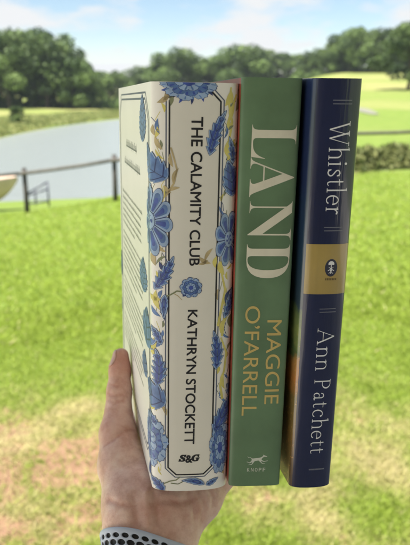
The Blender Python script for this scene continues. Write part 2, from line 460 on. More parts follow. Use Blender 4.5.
def upright(polys, s0, s1, v0, v1):
    x0, x1, y0, y1 = bounds(polys)
    return [[(s0 + (x - x0) / (x1 - x0) * (s1 - s0), v0 + (y - y0) / (y1 - y0) * (v1 - v0)) for x, y in q] for q in polys]
def set_down(bk, polys, a, b, bx=None):
    """a, b: ((baseline px), (cap line px), y) at the start and the end"""
    (b0, c0, y0), (b1, c1, y1) = a, b
    s0a, va = bk.S(b0, y0); s1a, _ = bk.S(c0, y0); s0b, vb = bk.S(b1, y1); s1b, _ = bk.S(c1, y1)
    return run_down(polys, s0a, s1a, va, s0b, s1b, vb, bx)

def finish_book(bk, jacket_mat, board_mat, jacket_name='dust_jacket'):
    root = bk.root
    j = bk.shell(jacket_name, 0, -.00025, 0, bk.H, -bk.D, bk.T + bk.D, jacket_mat, root, 2)
    # case: spine strip and two boards just under the jacket
    bk.shell('board', -.0004, -.0030, .0008, bk.H - .0008, -(bk.D - .0008), -.008, board_mat, root)
    bk.shell('board', -.0004, -.0030, .0008, bk.H - .0008, bk.T + .008, bk.T + bk.D - .0008, board_mat, root)
    bk.shell('spine_case', -.0004, -.0014, .0008, bk.H - .0008, -.006, bk.T + .006, board_mat, root)
    # page block
    cs, sn, T = math.cos(bk.sk), math.sin(bk.sk), bk.T
    x0, x1 = .0036, T * cs - .0036; n = 14; v = []
    for z in (.0035, bk.H - .0035):
        for k in range(n + 1):
            u = k / n; x = x0 + (x1 - x0) * u; v.append((x, bk.c0 - x * math.tan(bk.sk) - bk.B * .55 * (1 - (2 * u - 1) ** 2) + .002, z))
        for k in range(n, -1, -1):
            u = k / n; x = x0 + (x1 - x0) * u; v.append((x, bk.D - .005 + bk.c0 - x * math.tan(bk.sk) - .004 * (1 - (2 * u - 1) ** 2), z))
    m_ = 2 * (n + 1); f = [tuple(range(m_))[::-1], tuple(range(m_, 2 * m_))] + [(k, (k + 1) % m_, m_ + (k + 1) % m_, m_ + k) for k in range(m_)]
    link('page_block', mesh('page_block', v, f), PAGE, root)
    return j

PAGE = bpy.data.materials.new('book_pages'); PAGE.use_nodes = True
t = PAGE.node_tree; p = t.nodes['Principled BSDF']; p.inputs['Roughness'].default_value = .9
tc = t.nodes.new('ShaderNodeTexCoord'); mp = node(t, 'ShaderNodeMapping'); mp.inputs['Scale'].default_value = (2600, 6, 6); t.links.new(tc.outputs['Object'], mp.inputs[0])
t.links.new(ramp(t, noise(t, mp.outputs[0], 1, 2), [(.3, (.52, .48, .40)), (.7, (.72, .68, .58))]), p.inputs['Base Color'])

COAT = dict(coat=.15, coat_rough=.22, bump=.25, bump_scale=70, ripple=.12)
# ---------- first book: cream jacket with blue flowers
BK1 = Book('book', [-0.2423, 0.2715, 0.0208, -0.0326, 0.1339, 0.373], .0464, .1505, bulge=.0075, power=2.5,
           label='thick cream hardback patterned with blue flowers, THE CALAMITY CLUB on its spine, nearest the thumb')
WHITE = mat('cream_jacket_paper', (.84, .81, .765), .42, .4, vary=.03, vary_scale=18, **COAT)
J1 = finish_book(BK1, WHITE, mat('blue_board', (.16, .22, .36), .7))
S1, C1 = BK1.S, BK1.Cv
INK = mat('black_ink', (.018, .018, .022), .4, .4, coat=.12, coat_rough=.25)
NAVY = mat('navy_outline_ink', (.035, .055, .17), .42, .4, coat=.12, coat_rough=.22)
BLUE = mat('blue_ink', (.10, .185, .41), .42, .4, vary=.30, vary_scale=170, coat=.12, coat_rough=.22)
PALE = mat('pale_blue_ink', (.30, .41, .60), .42, .4, vary=.16, vary_scale=200, coat=.12, coat_rough=.22)
DEEP = mat('deep_blue_ink', (.05, .085, .33), .42, .4, vary=.25, vary_scale=200, coat=.12, coat_rough=.22)
YEL = mat('yellow_ink', (.66, .58, .16), .45, .4, vary=.12, vary_scale=150, coat=.12, coat_rough=.22)
TAN = mat('tan_ink', (.50, .40, .22), .45, .4, vary=.2, vary_scale=150, coat=.12, coat_rough=.22)
PANEL = mat('spine_panel_ink', (.73, .70, .635), .42, .4, vary=.025, vary_scale=25, **COAT)
OLIVE = mat('olive_ink', (.22, .24, .14), .45, .4, coat=.12, coat_rough=.22)
FM = [NAVY, BLUE, PALE, DEEP, YEL, TAN, OLIVE]

def sv_frame(bk, surf, px, py):
    """local linear map at a spot: photo pixels -> metres on the jacket"""
    s0, v0 = surf(px, py); s1, v1 = surf(px + .5, py); s2, v2 = surf(px, py + .5)
    return s0, v0, abs(s1 - s0) * 2, abs(v2 - v0) * 2
STEP = .00028
def leaf(cx, cy, ang, ln, wd, bend=0.0, teeth=7, serr=.30, layer=1, pale=.5):
    deep = wd < .006
    """serrated leaf, metres; ang = direction of the tip in degrees from +s towards +v"""
    ca, sa = math.cos(R(ang)), math.sin(R(ang))
    def ab(x, y):
        a_ = ((x - cx) * ca + (y - cy) * sa) / ln + .5; b_ = -(x - cx) * sa + (y - cy) * ca
        return a_, b_ - bend * ln * 4 * (a_ - .5) ** 2 + bend * ln
    def base(x, y):
        a_, b_ = ab(x, y); ac = np.clip(a_, 0, 1)
        saw = 1 - (ac * teeth) % 1.0
        wv = wd * np.sin(np.pi * ac ** .75) ** .8 * (1 - serr * saw)
        return np.maximum(np.abs(b_) - wv, np.maximum(-a_, a_ - 1) * ln)
    def vein(x, y):
        a_, b_ = ab(x, y); mid = np.abs(b_) - .00018
        side = np.abs(((a_ * teeth * .8 - np.abs(b_) / wd * 1.5) % 1.0) - .5) * ln / teeth - .00010
        return np.maximum(np.minimum(mid, side), base(x, y) + .0006)
    def inner(x, y):
        a_, b_ = ab(x, y); return np.maximum(base(x, y) + .00085, .00025 - np.abs(b_))
    def shade(x, y):
        a_, b_ = ab(x, y); ac = np.clip(a_, 0, 1); w2 = wd * np.sin(np.pi * ac ** .75) ** .8
        return np.maximum(np.maximum(base(x, y) + .0012, np.abs(b_) - .42 * w2), .00045 - np.abs(b_))
    def vein(x, y):
        a_, b_ = ab(x, y); mid = np.abs(b_) - .00016
        side = (np.abs(((a_ * teeth * .8 - np.abs(b_) / wd * 1.1) % 1.0) - .5) - .07) * ln / teeth
        return np.maximum(np.minimum(mid, np.maximum(side, np.abs(b_) - .75 * wd)), base(x, y) + .0007)
    m_ = max(ln, wd * 2) * .75; bx = (cx - m_, cx + m_, cy - m_, cy + m_)
    g = lambda fn: iso_polys(fn, *bx, STEP)
    return [(g(base), layer, 0), (g(f_off(base, .00028)), layer + 1, 2), (g(inner), layer + 2, 1), (g(shade), layer + 3, 3 if deep else 1), (g(vein), layer + 4, 0)]
def daisy(cx, cy, r, n=9, squash=1.0, rot=0.0, layer=1, core=.30):
    def pol(x, y):
        dx_, dy_ = (x - cx) / squash, y - cy; return np.hypot(dx_, dy_), np.arctan2(dy_, dx_) + rot
    def rad_(th): return r * (.70 + .30 * np.abs(np.cos(th * n / 2)) ** .6)
    def base(x, y):
        q, th = pol(x, y); return q - rad_(th)
    def petal(x, y, k0, k1, wdt):
        q, th = pol(x, y); ph = ((th * n / (2 * np.pi)) % 1.0) - .5
        cut = np.abs(ph) - .5 + .00035 * n / (2 * np.pi) / np.maximum(q, 1e-5)
        ph2 = np.abs(((th * n / (2 * np.pi) + .5) % 1.0) - .5)
        return q, ph2
    def fill(x, y):
        q, ph = petal(x, y, 0, 0, 0); return np.maximum(q - rad_(pol(x, y)[1]) + .00035, (ph - .5) * 2 * np.pi / n * q + .00030)
    def light(x, y):
        q, ph = petal(x, y, 0, 0, 0); return np.maximum(np.maximum(q - r * .86 * (1 - 1.1 * ph ** 2), r * .30 - q), (ph - .31) * 2 * np.pi / n * q)
    def dark(x, y):
        q, ph = petal(x, y, 0, 0, 0); return np.maximum(np.maximum(q - r * .72 * (1 - 1.6 * ph ** 2), r * .30 - q), (ph - .19) * 2 * np.pi / n * q)
    def hair(x, y):
        q, th = pol(x, y); return np.maximum(np.maximum(q - r * (.46 + .12 * np.cos(th * n)), r * core - q), (np.abs(((th * n * 3 / (2 * np.pi)) % 1) - .5) - .10) * 2 * np.pi / n / 3 * q)
    def disc(k, j=0): return lambda x, y: pol(x, y)[0] - r * k
    def dots(x, y):
        q, th = pol(x, y); return np.maximum(q - r * core * .62, -(np.sin(th * 5 + q / r * 9)) * .001)
    bx = (cx - r * 1.05, cx + r * 1.05, cy - r * 1.05, cy + r * 1.05); g = lambda fn: iso_polys(fn, *bx, STEP)
    return [(g(base), layer, 0), (g(fill), layer + 1, 2), (g(light), layer + 2, 1), (g(dark), layer + 3, 3), (g(hair), layer + 3.5, 0), (g(disc(core)), layer + 4, 0),
            (g(f_off(disc(core), .0004)), layer + 5, 2), (g(dots), layer + 6, 3)]
def carnation(cx, cy, r, squash=1.0, vs_=1.0, rot=0.0, layer=1, seed=0):
    """ruffled, many-petalled flower head"""
    def pol(x, y):
        dx_, dy_ = (x - cx) / squash, (y - cy) / vs_; return np.hypot(dx_, dy_), np.arctan2(dy_, dx_) + rot
    def ruff(th, n, amp): return 1 - amp * (1 - np.abs(np.cos(th * n / 2 + seed)) ** .55) - .045 * np.abs(np.sin(th * n * 2 + 1 + seed))
    def ringf(k, n, amp, ph=0): return lambda x, y: pol(x, y)[0] - r * k * ruff(pol(x, y)[1] + ph, n, amp)
    rays = lambda k0, k1, n, wdt: (lambda x, y: np.maximum(np.maximum(pol(x, y)[0] - r * k1, r * k0 - pol(x, y)[0]), (np.abs(((pol(x, y)[1] * n / (2 * np.pi)) % 1) - .5) - wdt) * 2 * np.pi / n * pol(x, y)[0]))
    mm = r * 1.05; bx = (cx - mm * squash, cx + mm * squash, cy - mm * vs_, cy + mm * vs_); g = lambda fn: iso_polys(fn, *bx, STEP)
    e = .00034
    return [(g(ringf(1, 9, .20)), layer, 0), (g(f_off(ringf(1, 9, .20), e)), layer + 1, 2), (g(rays(.74, .90, 20, .09)), layer + 2, 1),
            (g(ringf(.76, 8, .22, .35)), layer + 3, 0), (g(f_off(ringf(.76, 8, .22, .35), e)), layer + 4, 1), (g(rays(.5, .66, 16, .16)), layer + 5, 3),
            (g(ringf(.50, 6, .24, .8)), layer + 6, 0), (g(f_off(ringf(.50, 6, .24, .8), e)), layer + 7, 2), (g(rays(.2, .42, 10, .14)), layer + 8, 1), (g(ringf(.22, 5, .2)), layer + 9, 3)]
def stem(pts, w0, w1, slot, layer=0):
    xs = [p_[0] for p_ in pts]; ys = [p_[1] for p_ in pts]; e = .001
    return [(iso_polys(f_poly(pts, w0, w1), min(xs) - e, max(xs) + e, min(ys) - e, max(ys) + e, .0002), layer, slot)]
def blade(cx, cy, ang, ln, wd, slot, layer=1, bend=.12):
    ca, sa = math.cos(R(ang)), math.sin(R(ang))
    def fn(x, y):
        a_ = ((x - cx) * ca + (y - cy) * sa) / ln + .5; b_ = -(x - cx) * sa + (y - cy) * ca - bend * ln * (1 - 4 * (a_ - .5) ** 2)
        ac = np.clip(a_, 0, 1); return np.maximum(np.abs(b_) - wd * np.sin(np.pi * ac), np.maximum(-a_, a_ - 1) * ln)
    m_ = ln * .7; return [(iso_polys(fn, cx - m_, cx + m_, cy - m_, cy + m_, STEP), layer, slot)]
# spine panel, its black frame and the fine outer line
def chamfer(x0, x1, y0, y1, c_):
    return lambda x, y: np.maximum(np.maximum(np.maximum(x0 - x, x - x1), np.maximum(y0 - y, y - y1)),
                                   np.maximum(np.maximum((x0 + c_ - x) + (y0 - y), (x - x1 + c_) + (y0 - y)), np.maximum((x0 + c_ - x) + (y - y1), (x - x1 + c_) + (y - y1))) * .7071)
pl, pt = S1(171.3, 110)[0], S1(195, 91)[1]
pr, pb = S1(220.5, 150)[0], S1(190, 474.5)[1]
pl = (pl + S1(166.5, 440)[0]) / 2; pr = (pr + S1(211.5, 440)[0]) / 2
pan = chamfer(pl, pr, pb, pt, .0050)
ex = (pl - .004, pr + .004, pb - .004, pt + .004)
BK1.printed('spine_panel', iso_polys(pan, *ex, .0005), 0, PANEL, J1)
frame_th = iso_polys(f_and(f_off(pan, -.0004), f_not(f_off(pan, .0005))), *ex, .00022)
frame_fi = iso_polys(f_and(f_off(pan, -.0020), f_not(f_off(pan, .00165 - .002 - .0010))), *ex, .0002)
BK1.printed('panel_frame', [(frame_th, 2, 0), (frame_fi, 1, 1)], 0, [INK, mat('slate_ink', (.10, .12, .18), .4)], J1)
tt_ = set_down(BK1, text_polys('THE CALAMITY CLUB', 0), (191.6, 203.2, 117), (189.3, 199.3, 265.5))
BK1.printed('title_lettering', bolder(tt_, .00014), 3, INK, J1)
aa_ = set_down(BK1, text_polys('KATHRYN STOCKETT', 0), (188.0, 197.4, 310), (184.3, 194.2, 444))
BK1.printed('author_lettering', bolder(aa_, .00014), 3, INK, J1)
s0, v0 = S1(178.6, 461.5); s1, v1 = S1(199.5, 454.3)
wS = text_polys(mathbold('S', 0x1D468), .03); wA = text_polys('&', .02); wG = text_polys(mathbold('G', 0x1D468), .03)
k_ = (s1 - s0)
mk = upright(wS, s0, s0 + .36 * k_, v0, v1) + upright(wA, s0 + .33 * k_, s0 + .66 * k_, v0 - .0009, v1 - .0003) + upright(wG, s0 + .62 * k_, s1, v0, v1)
BK1.printed('publisher_mark', bolder(mk, .00012), 3, INK, J1)
# flowers and leaves, each placed where the jacket carries it
def at1(px, py, cover=False): return (C1 if cover else S1)(px, py)
FL = []
mm = .001
q = S1(189, 83); FL += carnation(q[0], q[1] + .5 * mm, 15.5 * mm, 1.0, .62, .3, 4)
for k, a_ in enumerate((200, 225, 250, 275, 300, 325, 345)):                                   # feathery fringe under the top bloom
    FL += blade(q[0] + 12.5 * mm * math.cos(R(a_)), q[1] + 8.0 * mm * math.sin(R(a_)), a_, 5.5 * mm, .8 * mm, 0 if k % 2 else 3, 3)
q = S1(166, 92); FL += blade(q[0], q[1], 250, 11 * mm, 1.6 * mm, 5, 3); q = S1(163, 98); FL += blade(q[0], q[1], 215, 8 * mm, 1.3 * mm, 5, 3); q = S1(170, 99); FL += blade(q[0], q[1], 275, 7 * mm, 1.1 * mm, 6, 3)
q = S1(218, 133); FL += leaf(q[0], q[1], 70, 25 * mm, 4.2 * mm, -.05, 6, .42, 5)
q = S1(230, 182); FL += leaf(q[0], q[1] + 2 * mm, 100, 20 * mm, 5.6 * mm, .03, 5, .2, 4)
q = S1(228.5, 239); FL += daisy(q[0], q[1], 12.8 * mm * 1.25, 8, .50, .3, 6)
q = S1(214.5, 350); FL += leaf(q[0], q[1], 95, 25 * mm, 4.2 * mm, .06, 6, .42, 6)
q = S1(222, 413); FL += leaf(q[0], q[1], 68, 26 * mm, 5.2 * mm, .03, 5, .3, 5)
q = S1(219.5, 447); FL += carnation(q[0], q[1], 12.5 * mm, .55, 1.55, .8, 6, 2)
q = S1(191, 287.5); FL += carnation(q[0], q[1], 6.6 * mm, 1.0, .95, .2, 6, 1)
q = S1(186, 293); FL += blade(q[0] - .8 * mm, q[1], 240, 5 * mm, 1.3 * mm, 0, 5)
FL += stem([S1(163, 297), S1(170, 295), S1(177, 291), S1(184, 292)], .7 * mm, .9 * mm, 6, 5) + stem([S1(173, 293), S1(178, 296), S1(182, 300)], .5 * mm, .3 * mm, 5, 4)
# yellow sprays along the right edge
for pts in ([(231, 88), (229, 105), (232, 122), (229, 140), (231, 160)], [(236, 95), (231, 112), (228, 124)], [(234, 140), (230, 150), (227, 165)],
            [(221, 262), (222, 275), (225, 290), (221, 310), (218, 325)], [(228, 300), (224, 318), (222, 335)], [(221, 338), (226, 352), (224, 370), (220, 385), (222, 398)]):
    FL += stem([S1(*p_) for p_ in pts], .9 * mm, 1.5 * mm, 4, 3)
for px, py, an, ln, wd, sl_ in ((228, 98, 250, 9, 1.7, 4), (233, 112, 80, 9, 1.4, 4), (229, 150, 100, 10, 1.5, 4), (236.5, 100, 265, 12, 1.3, 6), (235, 150, 75, 9, 1.1, 6), (238, 90, 260, 10, 1.0, 5), (231, 128, 40, 4, .7, 6),
                            (222, 268, 110, 9, 1.6, 4), (224, 325, 70, 11, 1.3, 4), (229, 305, 75, 14, 1.2, 6), (231, 318, 80, 10, 1.6, 6), (228, 296, 70, 9, 1.0, 0), (229, 345, 60, 5, .8, 6), (224, 380, 95, 12, 1.2, 4), (232, 385, 90, 14, 1.5, 1),
                            (205, 260, 150, 8, 1.2, 5), (209, 255, 60, 9, 1.0, 5), (203, 262, 205, 6, .9, 5), (216, 262, 85, 7, 1.2, 4)):
    q = S1(px, py); FL += blade(q[0], q[1], an, ln * mm, wd * mm, sl_, 4)
# tan stem that climbs over the left of the panel
FL += stem([S1(166, 196), S1(174, 183), S1(177, 170), S1(174, 158), S1(171, 148)], 1.0 * mm, .8 * mm, 5, 5)
for px, py, an, ln, wd in ((176, 176, 70, 9, 1.0), (172, 160, 100, 8, 1.0), (174, 190, 20, 7, .9), (168, 189, 130, 6, .9)):
    q = S1(px, py); FL += blade(q[0], q[1], an, ln * mm, wd * mm, 5, 5)
# left margin of the spine and the fold
q = S1(157, 163); FL += leaf(q[0] - 4.5 * mm, q[1] + 1 * mm, 138, 27 * mm, 8.6 * mm, -.10, 7, .22, 6, -1)
q = S1(161, 220); q = S1(154, 221); FL += daisy(q[0] - 2.8 * mm, q[1], 20.5 * mm, 11, .64, .1, 6, .27)
q = S1(164, 273); FL += leaf(q[0], q[1], 62, 23 * mm, 4.4 * mm, .04, 6, .45, 6)
q = S1(164.5, 307); FL += leaf(q[0], q[1], 268, 15 * mm, 2.6 * mm, .02, 4, .15, 6)
q = S1(156, 367); FL += leaf(q[0], q[1], 92, 24 * mm, 5.0 * mm, .08, 6, .45, 6)
q = S1(156, 395); FL += leaf(q[0] - 5 * mm, q[1] - 1 * mm, 160, 23 * mm, 9.5 * mm, .06, 5, .26, 7)
q = S1(155, 442); FL += carnation(q[0] - 5.0 * mm, q[1], 17 * mm, .80, 1.10, .4, 6, 4)
q = S1(156, 419); FL += leaf(q[0] - 3 * mm, q[1] + .5 * mm, 130, 11 * mm, 3.2 * mm, .02, 4, .4, 5)
for px, py, an, ln, wd, sl_ in ((158, 300, 100, 12, 1.6, 4), (155, 297, 160, 7, 1.6, 4), (156, 345, 85, 12, 1.6, 4), (155, 352, 110, 8, 1.2, 4), (152, 408, 30, 8, 1.4, 4), (158, 405, 80, 9, .8, 4), (155, 258, 95, 9, 1.6, 5), (158, 252, 60, 7, 1.2, 5), (159, 143, 120, 8, 1.2, 5), (154, 130, 100, 6, 1.0, 5)):
    q = S1(px, py); FL += blade(q[0], q[1], an, ln * mm, wd * mm, sl_, 4)
# small sprigs that fill the margins
sp_ = random.Random(12)
for k in range(34):
    y = 100 + k * 11.2 + sp_.uniform(-4, 4); fr_ = (y - 80) / 405
    for side in (0, 1):
        px = sp_.uniform(152.5, 165 - 2 * fr_) if side == 0 else sp_.uniform(223.5 - 10 * fr_, 236 - 12 * fr_)
        q = S1(px, y); an = sp_.uniform(40, 140) if sp_.random() < .5 else sp_.uniform(220, 320); ln = sp_.uniform(4, 8.5)
        FL += blade(q[0], q[1], an, ln * mm, sp_.uniform(.55, 1.15) * mm, sp_.choice((4, 4, 5, 6, 1, 0)), 1, sp_.choice((-.15, .15)))
        if sp_.random() < .6: FL += stem([q, (q[0] + sp_.uniform(-2.2, 2.2) * mm, q[1] + 3.5 * mm), (q[0] + sp_.uniform(-2.5, 2.5) * mm, q[1] + 7.5 * mm)], .35 * mm, .3 * mm, sp_.choice((0, 6, 4)), 0)
# foot of the spine
q = S1(157, 482); FL += leaf(q[0], q[1] - 1 * mm, 135, 13 * mm, 3.6 * mm, .05, 5, .35, 5)
FL += stem([S1(162, 484), S1(170, 481), S1(176, 480), S1(180, 477)], .8 * mm, .7 * mm, 6, 4) + stem([S1(171, 483), S1(178, 484), S1(184, 481)], .6 * mm, .6 * mm, 6, 4)
q = S1(193, 482.5); FL += leaf(q[0], q[1], 168, 15 * mm, 2.6 * mm, .08, 4, .18, 5)
q = S1(229, 300); FL += leaf(q[0], q[1], 75, 22 * mm, 3.2 * mm, .04, 6, .4, 5)
q = S1(230.5, 378); FL += leaf(q[0], q[1], 80, 20 * mm, 3.6 * mm, .03, 5, .35, 5)
q = S1(231, 150); FL += leaf(q[0], q[1], 100, 15 * mm, 2.6 * mm, .03, 5, .35, 3)
q = S1(156, 335); FL += leaf(q[0], q[1], 120, 13 * mm, 3.0 * mm, .05, 5, .35, 4)
q = S1(153, 196); FL += leaf(q[0] - 5 * mm, q[1], 60, 16 * mm, 3.6 * mm, .05, 5, .35, 4)
q = S1(150, 470); FL += leaf(q[0] - 4 * mm, q[1], 60, 14 * mm, 4 * mm, .05, 5, .35, 4)
q = S1(212, 481); FL += leaf(q[0], q[1], 30, 9 * mm, 2.4 * mm, .02, 4, .3, 5)
# sprigs beside the panel of the back cover
for px, py, an, ln, wd, te in ((142.5, 118, 93, 27, 3.6, 9), (143.5, 274, 92, 22, 4.4, 8), (147, 326, 88, 25, 4.8, 4), (145, 362, 85, 18, 3.0, 4)):
    q = C1(px, py); FL += leaf(q[0], q[1], an, ln * mm, wd * mm * 4.2, .02, te, .22, 4)
q = C1(137.5, 440); FL += carnation(q[0], q[1], 9 * mm, 1.6, 1.2, .2, 4, 3)
for k, (px, py) in enumerate(((122, 262), (122, 300))):
    q = C1(px, py); FL += leaf(q[0], q[1], 90, 22 * mm, 7 * mm, 0, 6, .3, 4)
BK1.printed('floral_print', FL, 0, FM, J1)
# back cover: ruled panel and its lines of small print
cr0, ct0 = C1(148.2, 120)[0], C1(135, 99.0)[1]
cl0 = -BK1.D + .010; cb0 = .018
pan2 = chamfer(cl0, cr0, cb0, ct0, .011)
ex2 = (cl0 - .006, cr0 + .006, cb0 - .006, ct0 + .006)
fr2 = iso_polys(f_and(f_off(pan2, -.0006), f_not(f_off(pan2, .0006))), *ex2, .0006)
fr3 = iso_polys(f_and(f_off(pan2, -.0038), f_not(f_off(pan2, -.0028))), *ex2, .0006)
SLATE = mat('slate_rule_ink', (.06, .075, .14), .4)
BK1.printed('cover_frame', [(fr2, 1, 0), (fr3, 1, 0)], 0, SLATE, J1)
GREYI = mat('grey_text_ink', (.13, .14, .15), .45)
tx = []
prn = random.Random(3)
def print_line(s_a, s_b, v, h):
    s = s_a
    while s < s_b - .003:
        ln = prn.uniform(.003, .011); e = min(s + ln, s_b)
        k = s
        while k < e:                                                                           # letters: little upright strokes of uneven height
            wl = prn.uniform(.0008, .0015); hh = h * prn.choice((.68, .68, .72, 1.0, 1.0)); lo = v - (h * .25 if prn.random() < .12 else 0)
            tx.append([(k, lo), (k + wl * .38, lo), (k + wl * .38, v + hh), (k, v + hh)]); tx.append([(k + wl * .38, v), (k + wl * .85, v), (k + wl * .85, v + h * .2), (k + wl * .38, v + h * .2)])
            k += wl * 1.15
        s = e + .0014
ca_ = (cl0 + cr0) / 2 - .004
for v, half, h in ((.2005, .030, .0052), (.188, .042, .0052)): print_line(ca_ - half, ca_ + half, v, h)
v = .165
for k in range(24):
    if k in (6, 13, 19): v -= .0035
    print_line(cl0 + .010, cr0 - .026 - (prn.uniform(.02, .06) if k in (5, 12, 18, 23) else prn.uniform(0, .006)), v, .0021); v -= .0047
BK1.printed('blurb_text', tx, 2, GREYI, J1)

# ---------- second book: green cloth-like jacket
BK2 = Book('book', [-0.2095, 0.2715, 0.0178, 0.0149, 0.1318, 0.3728], .0317, .1505, bulge=.0032, power=4.0,
           label='green hardback with LAND in large cream capitals on its spine, held in the middle')
GREEN = mat('green_jacket_paper', (.115, .195, .108), .5, .35, vary=.16, vary_scale=45, coat=.2, coat_rough=.3, bump=.35, bump_scale=90, ripple=.1)
J2 = finish_book(BK2, GREEN, mat('red_board', (.30, .06, .04), .7))
RED = mat('red_cover_ink', (.36, .075, .05), .45, .4, vary=.2, vary_scale=25, coat=.2, coat_rough=.3)
BK2.printed('cover_art', rect(-BK2.D + .0003, -.0002, .0003, BK2.H - .0003), 0, RED, J2)
CREAM = mat('cream_lettering_ink', (.66, .63, .52), .5, .35, vary=.06, vary_scale=120, coat=.1, coat_rough=.35)
GOLD = mat('ochre_lettering_ink', (.56, .42, .15), .45, .4, vary=.08, vary_scale=120, coat=.1, coat_rough=.3)
let = []
cur = 0.0
for ch, wd in (('L', .83), ('A', 1.0), ('N', 1.02), ('D', .92)):
    g = text_polys(mathbold(ch), -.010); b_ = bounds(g); let += [[(cur + (x - b_[0]) / (b_[1] - b_[0]) * wd, (y - b_[2]) / (b_[3] - b_[2])) for x, y in q_] for q_ in g]
    cur += wd + (.10 if ch != 'L' else -.04)
BK2.printed('title_lettering', set_down(BK2, let, (252.3, 297.0, 124.5), (245.5, 288.0, 278)), 2, CREAM, J2)
BK2.printed('author_lettering', set_down(BK2, text_polys("MAGGIE"), (267.3, 281.8, 320), (264.0, 278.3, 404)) +
            set_down(BK2, text_polys("O\u2019FARRELL"), (245.6, 260.5, 306), (241.3, 256.3, 415.5)), 2, GOLD, J2)
# running dog and imprint at the foot
dog = f_or(f_seg(-.42, .12, .22, .20, .22, .20), f_seg(.20, .22, .48, .40, .13, .09), f_seg(.48, .42, .74, .36, .12, .045), f_seg(.46, .45, .40, .52, .05, .02),
           f_seg(.18, .12, .50, -.02, .12, .05), f_seg(.50, -.02, .80, .04, .05, .035), f_seg(.10, .10, .36, -.16, .10, .05), f_seg(.36, -.16, .60, -.16, .045, .03),
           f_seg(-.40, .08, -.66, -.10, .17, .06), f_seg(-.66, -.10, -.92, -.02, .055, .03), f_seg(-.34, .05, -.50, -.22, .14, .05), f_seg(-.50, -.22, -.78, -.26, .05, .03),
           f_poly([(-.46, .2), (-.62, .30), (-.78, .30), (-.90, .42)], .05, .02))
dp = iso_polys(dog, -1, .9, -.35, .6, .03)
s0, v0 = BK2.S(246.5, 465); s1, v1 = BK2.S(268, 454.5)
kn = text_polys('KNOPF', .006); a0, b0 = BK2.S(247.0, 471.6); a1, b1 = BK2.S(266.6, 467.6)
kn2 = []
for k, ch in enumerate('KNOPF'):
    wch = (a1 - a0) / 5; kn2 += upright(text_polys(ch, .006), a0 + k * wch, a0 + k * wch + wch * .66, b0, b1)
BK2.printed('publisher_mark', upright(dp, s0, s1, v0, v1) + kn2, 2, mat('silver_ink', (.60, .62, .55), .45), J2)

# ---------- third book: navy glossy jacket
BK3 = Book('book', [-0.2250, 0.2959, 0.0098, 0.0524, 0.1324, 0.3729], .0259, .1448, bulge=.0050, power=2.5,
           label='glossy navy hardback with a gold band round its spine, the thinnest, held on the right')
GL = dict(coat=.55, coat_rough=.10, bump=.55, bump_scale=130, ripple=.06)
NAVYJ = mat('navy_jacket_paper', (.008, .014, .056), .32, .4, vary=.12, vary_scale=40, **GL)
J3 = finish_book(BK3, NAVYJ, mat('grey_board', (.12, .12, .14), .7))
S3 = BK3.S
# painted landscape on the cover that turns over the fold: night sky, hills, meadow with orange flowers
ART = bpy.data.materials.new('landscape_print'); ART.use_nodes = True; t = ART.node_tree; p = t.nodes['Principled BSDF']
p.inputs['Roughness'].default_value = .35; p.inputs['Coat Weight'].default_value = .7; p.inputs['Coat Roughness'].default_value = .14
tc = t.nodes.new('ShaderNodeTexCoord'); sp = node(t, 'ShaderNodeSeparateXYZ'); t.links.new(tc.outputs['Object'], sp.inputs[0])
n1 = noise(t, tc.outputs['Object'], 90, 5); ad = node(t, 'ShaderNodeMath', operation='MULTIPLY_ADD'); t.links.new(n1, ad.inputs[0]); ad.inputs[1].default_value = .03
t.links.new(sp.outputs[2], ad.inputs[2])
mr = node(t, 'ShaderNodeMapRange'); mr.inputs['From Min'].default_value = .015; mr.inputs['From Max'].default_value = .255; t.links.new(ad.outputs[0], mr.inputs[0])
base = ramp(t, mr.outputs[0], [(.0, (0.075, 0.045, 0.022)), (.14, (0.195, 0.112, 0.030)), (.25, (0.180, 0.135, 0.045)), (.30, (0.450, 0.180, 0.045)), (.345, (0.360, 0.195, 0.060)), (.37, (0.075, 0.120, 0.045)), (.43, (0.195, 0.240, 0.075)), (.475, (0.090, 0.135, 0.060)), (.49, (0.030, 0.053, 0.075)), (.62, (0.018, 0.045, 0.083)), (.80, (0.018, 0.030, 0.090)), (1, (0.015, 0.027, 0.090))])
sp2 = noise(t, tc.outputs['Object'], 420, 3); spk = ramp(t, sp2, [(.60, (0, 0, 0)), (.66, (1, 1, 1))])
lowm = ramp(t, mr.outputs[0], [(.10, (.6, .6, .6)), (.38, (.5, .5, .5)), (.42, (.12, .12, .12)), (.5, (0, 0, 0))])
mm_ = node(t, 'ShaderNodeMix', data_type='RGBA', blend_type='MULTIPLY'); mm_.inputs['Factor'].default_value = 1; t.links.new(spk, mm_.inputs['A']); t.links.new(lowm, mm_.inputs['B'])
t.links.new(mixc(t, mm_.outputs['Result'], base, (.60, .32, .09)), p.inputs['Base Color'])
sL = (S3(307.2, 246)[0] + S3(302.3, 293)[0] + S3(293.5, 460)[0] * 2) / 4
BK3.printed('cover_art', rect(-BK3.D + .0003, sL, .0003, BK3.H - .0003), 0, ART, J3)
vb1, vb0 = S3(325, 244.3)[1], S3(325, 294.2)[1]
BAND = mat('gold_band_ink', (.36, .26, .075), .35, .5, vary=.06, vary_scale=60, **GL)
BK3.printed('gold_band', rect(sL, BK3.T + .03, vb0, vb1), 1, BAND, J3)
SILV = mat('pale_lettering_ink', (.72, .73, .76), .4, .5, coat=.5, coat_rough=.15)
DIM = mat('dim_rule_ink', (.16, .17, .21), .4)
TH, TK, SF = .030, .074, .15
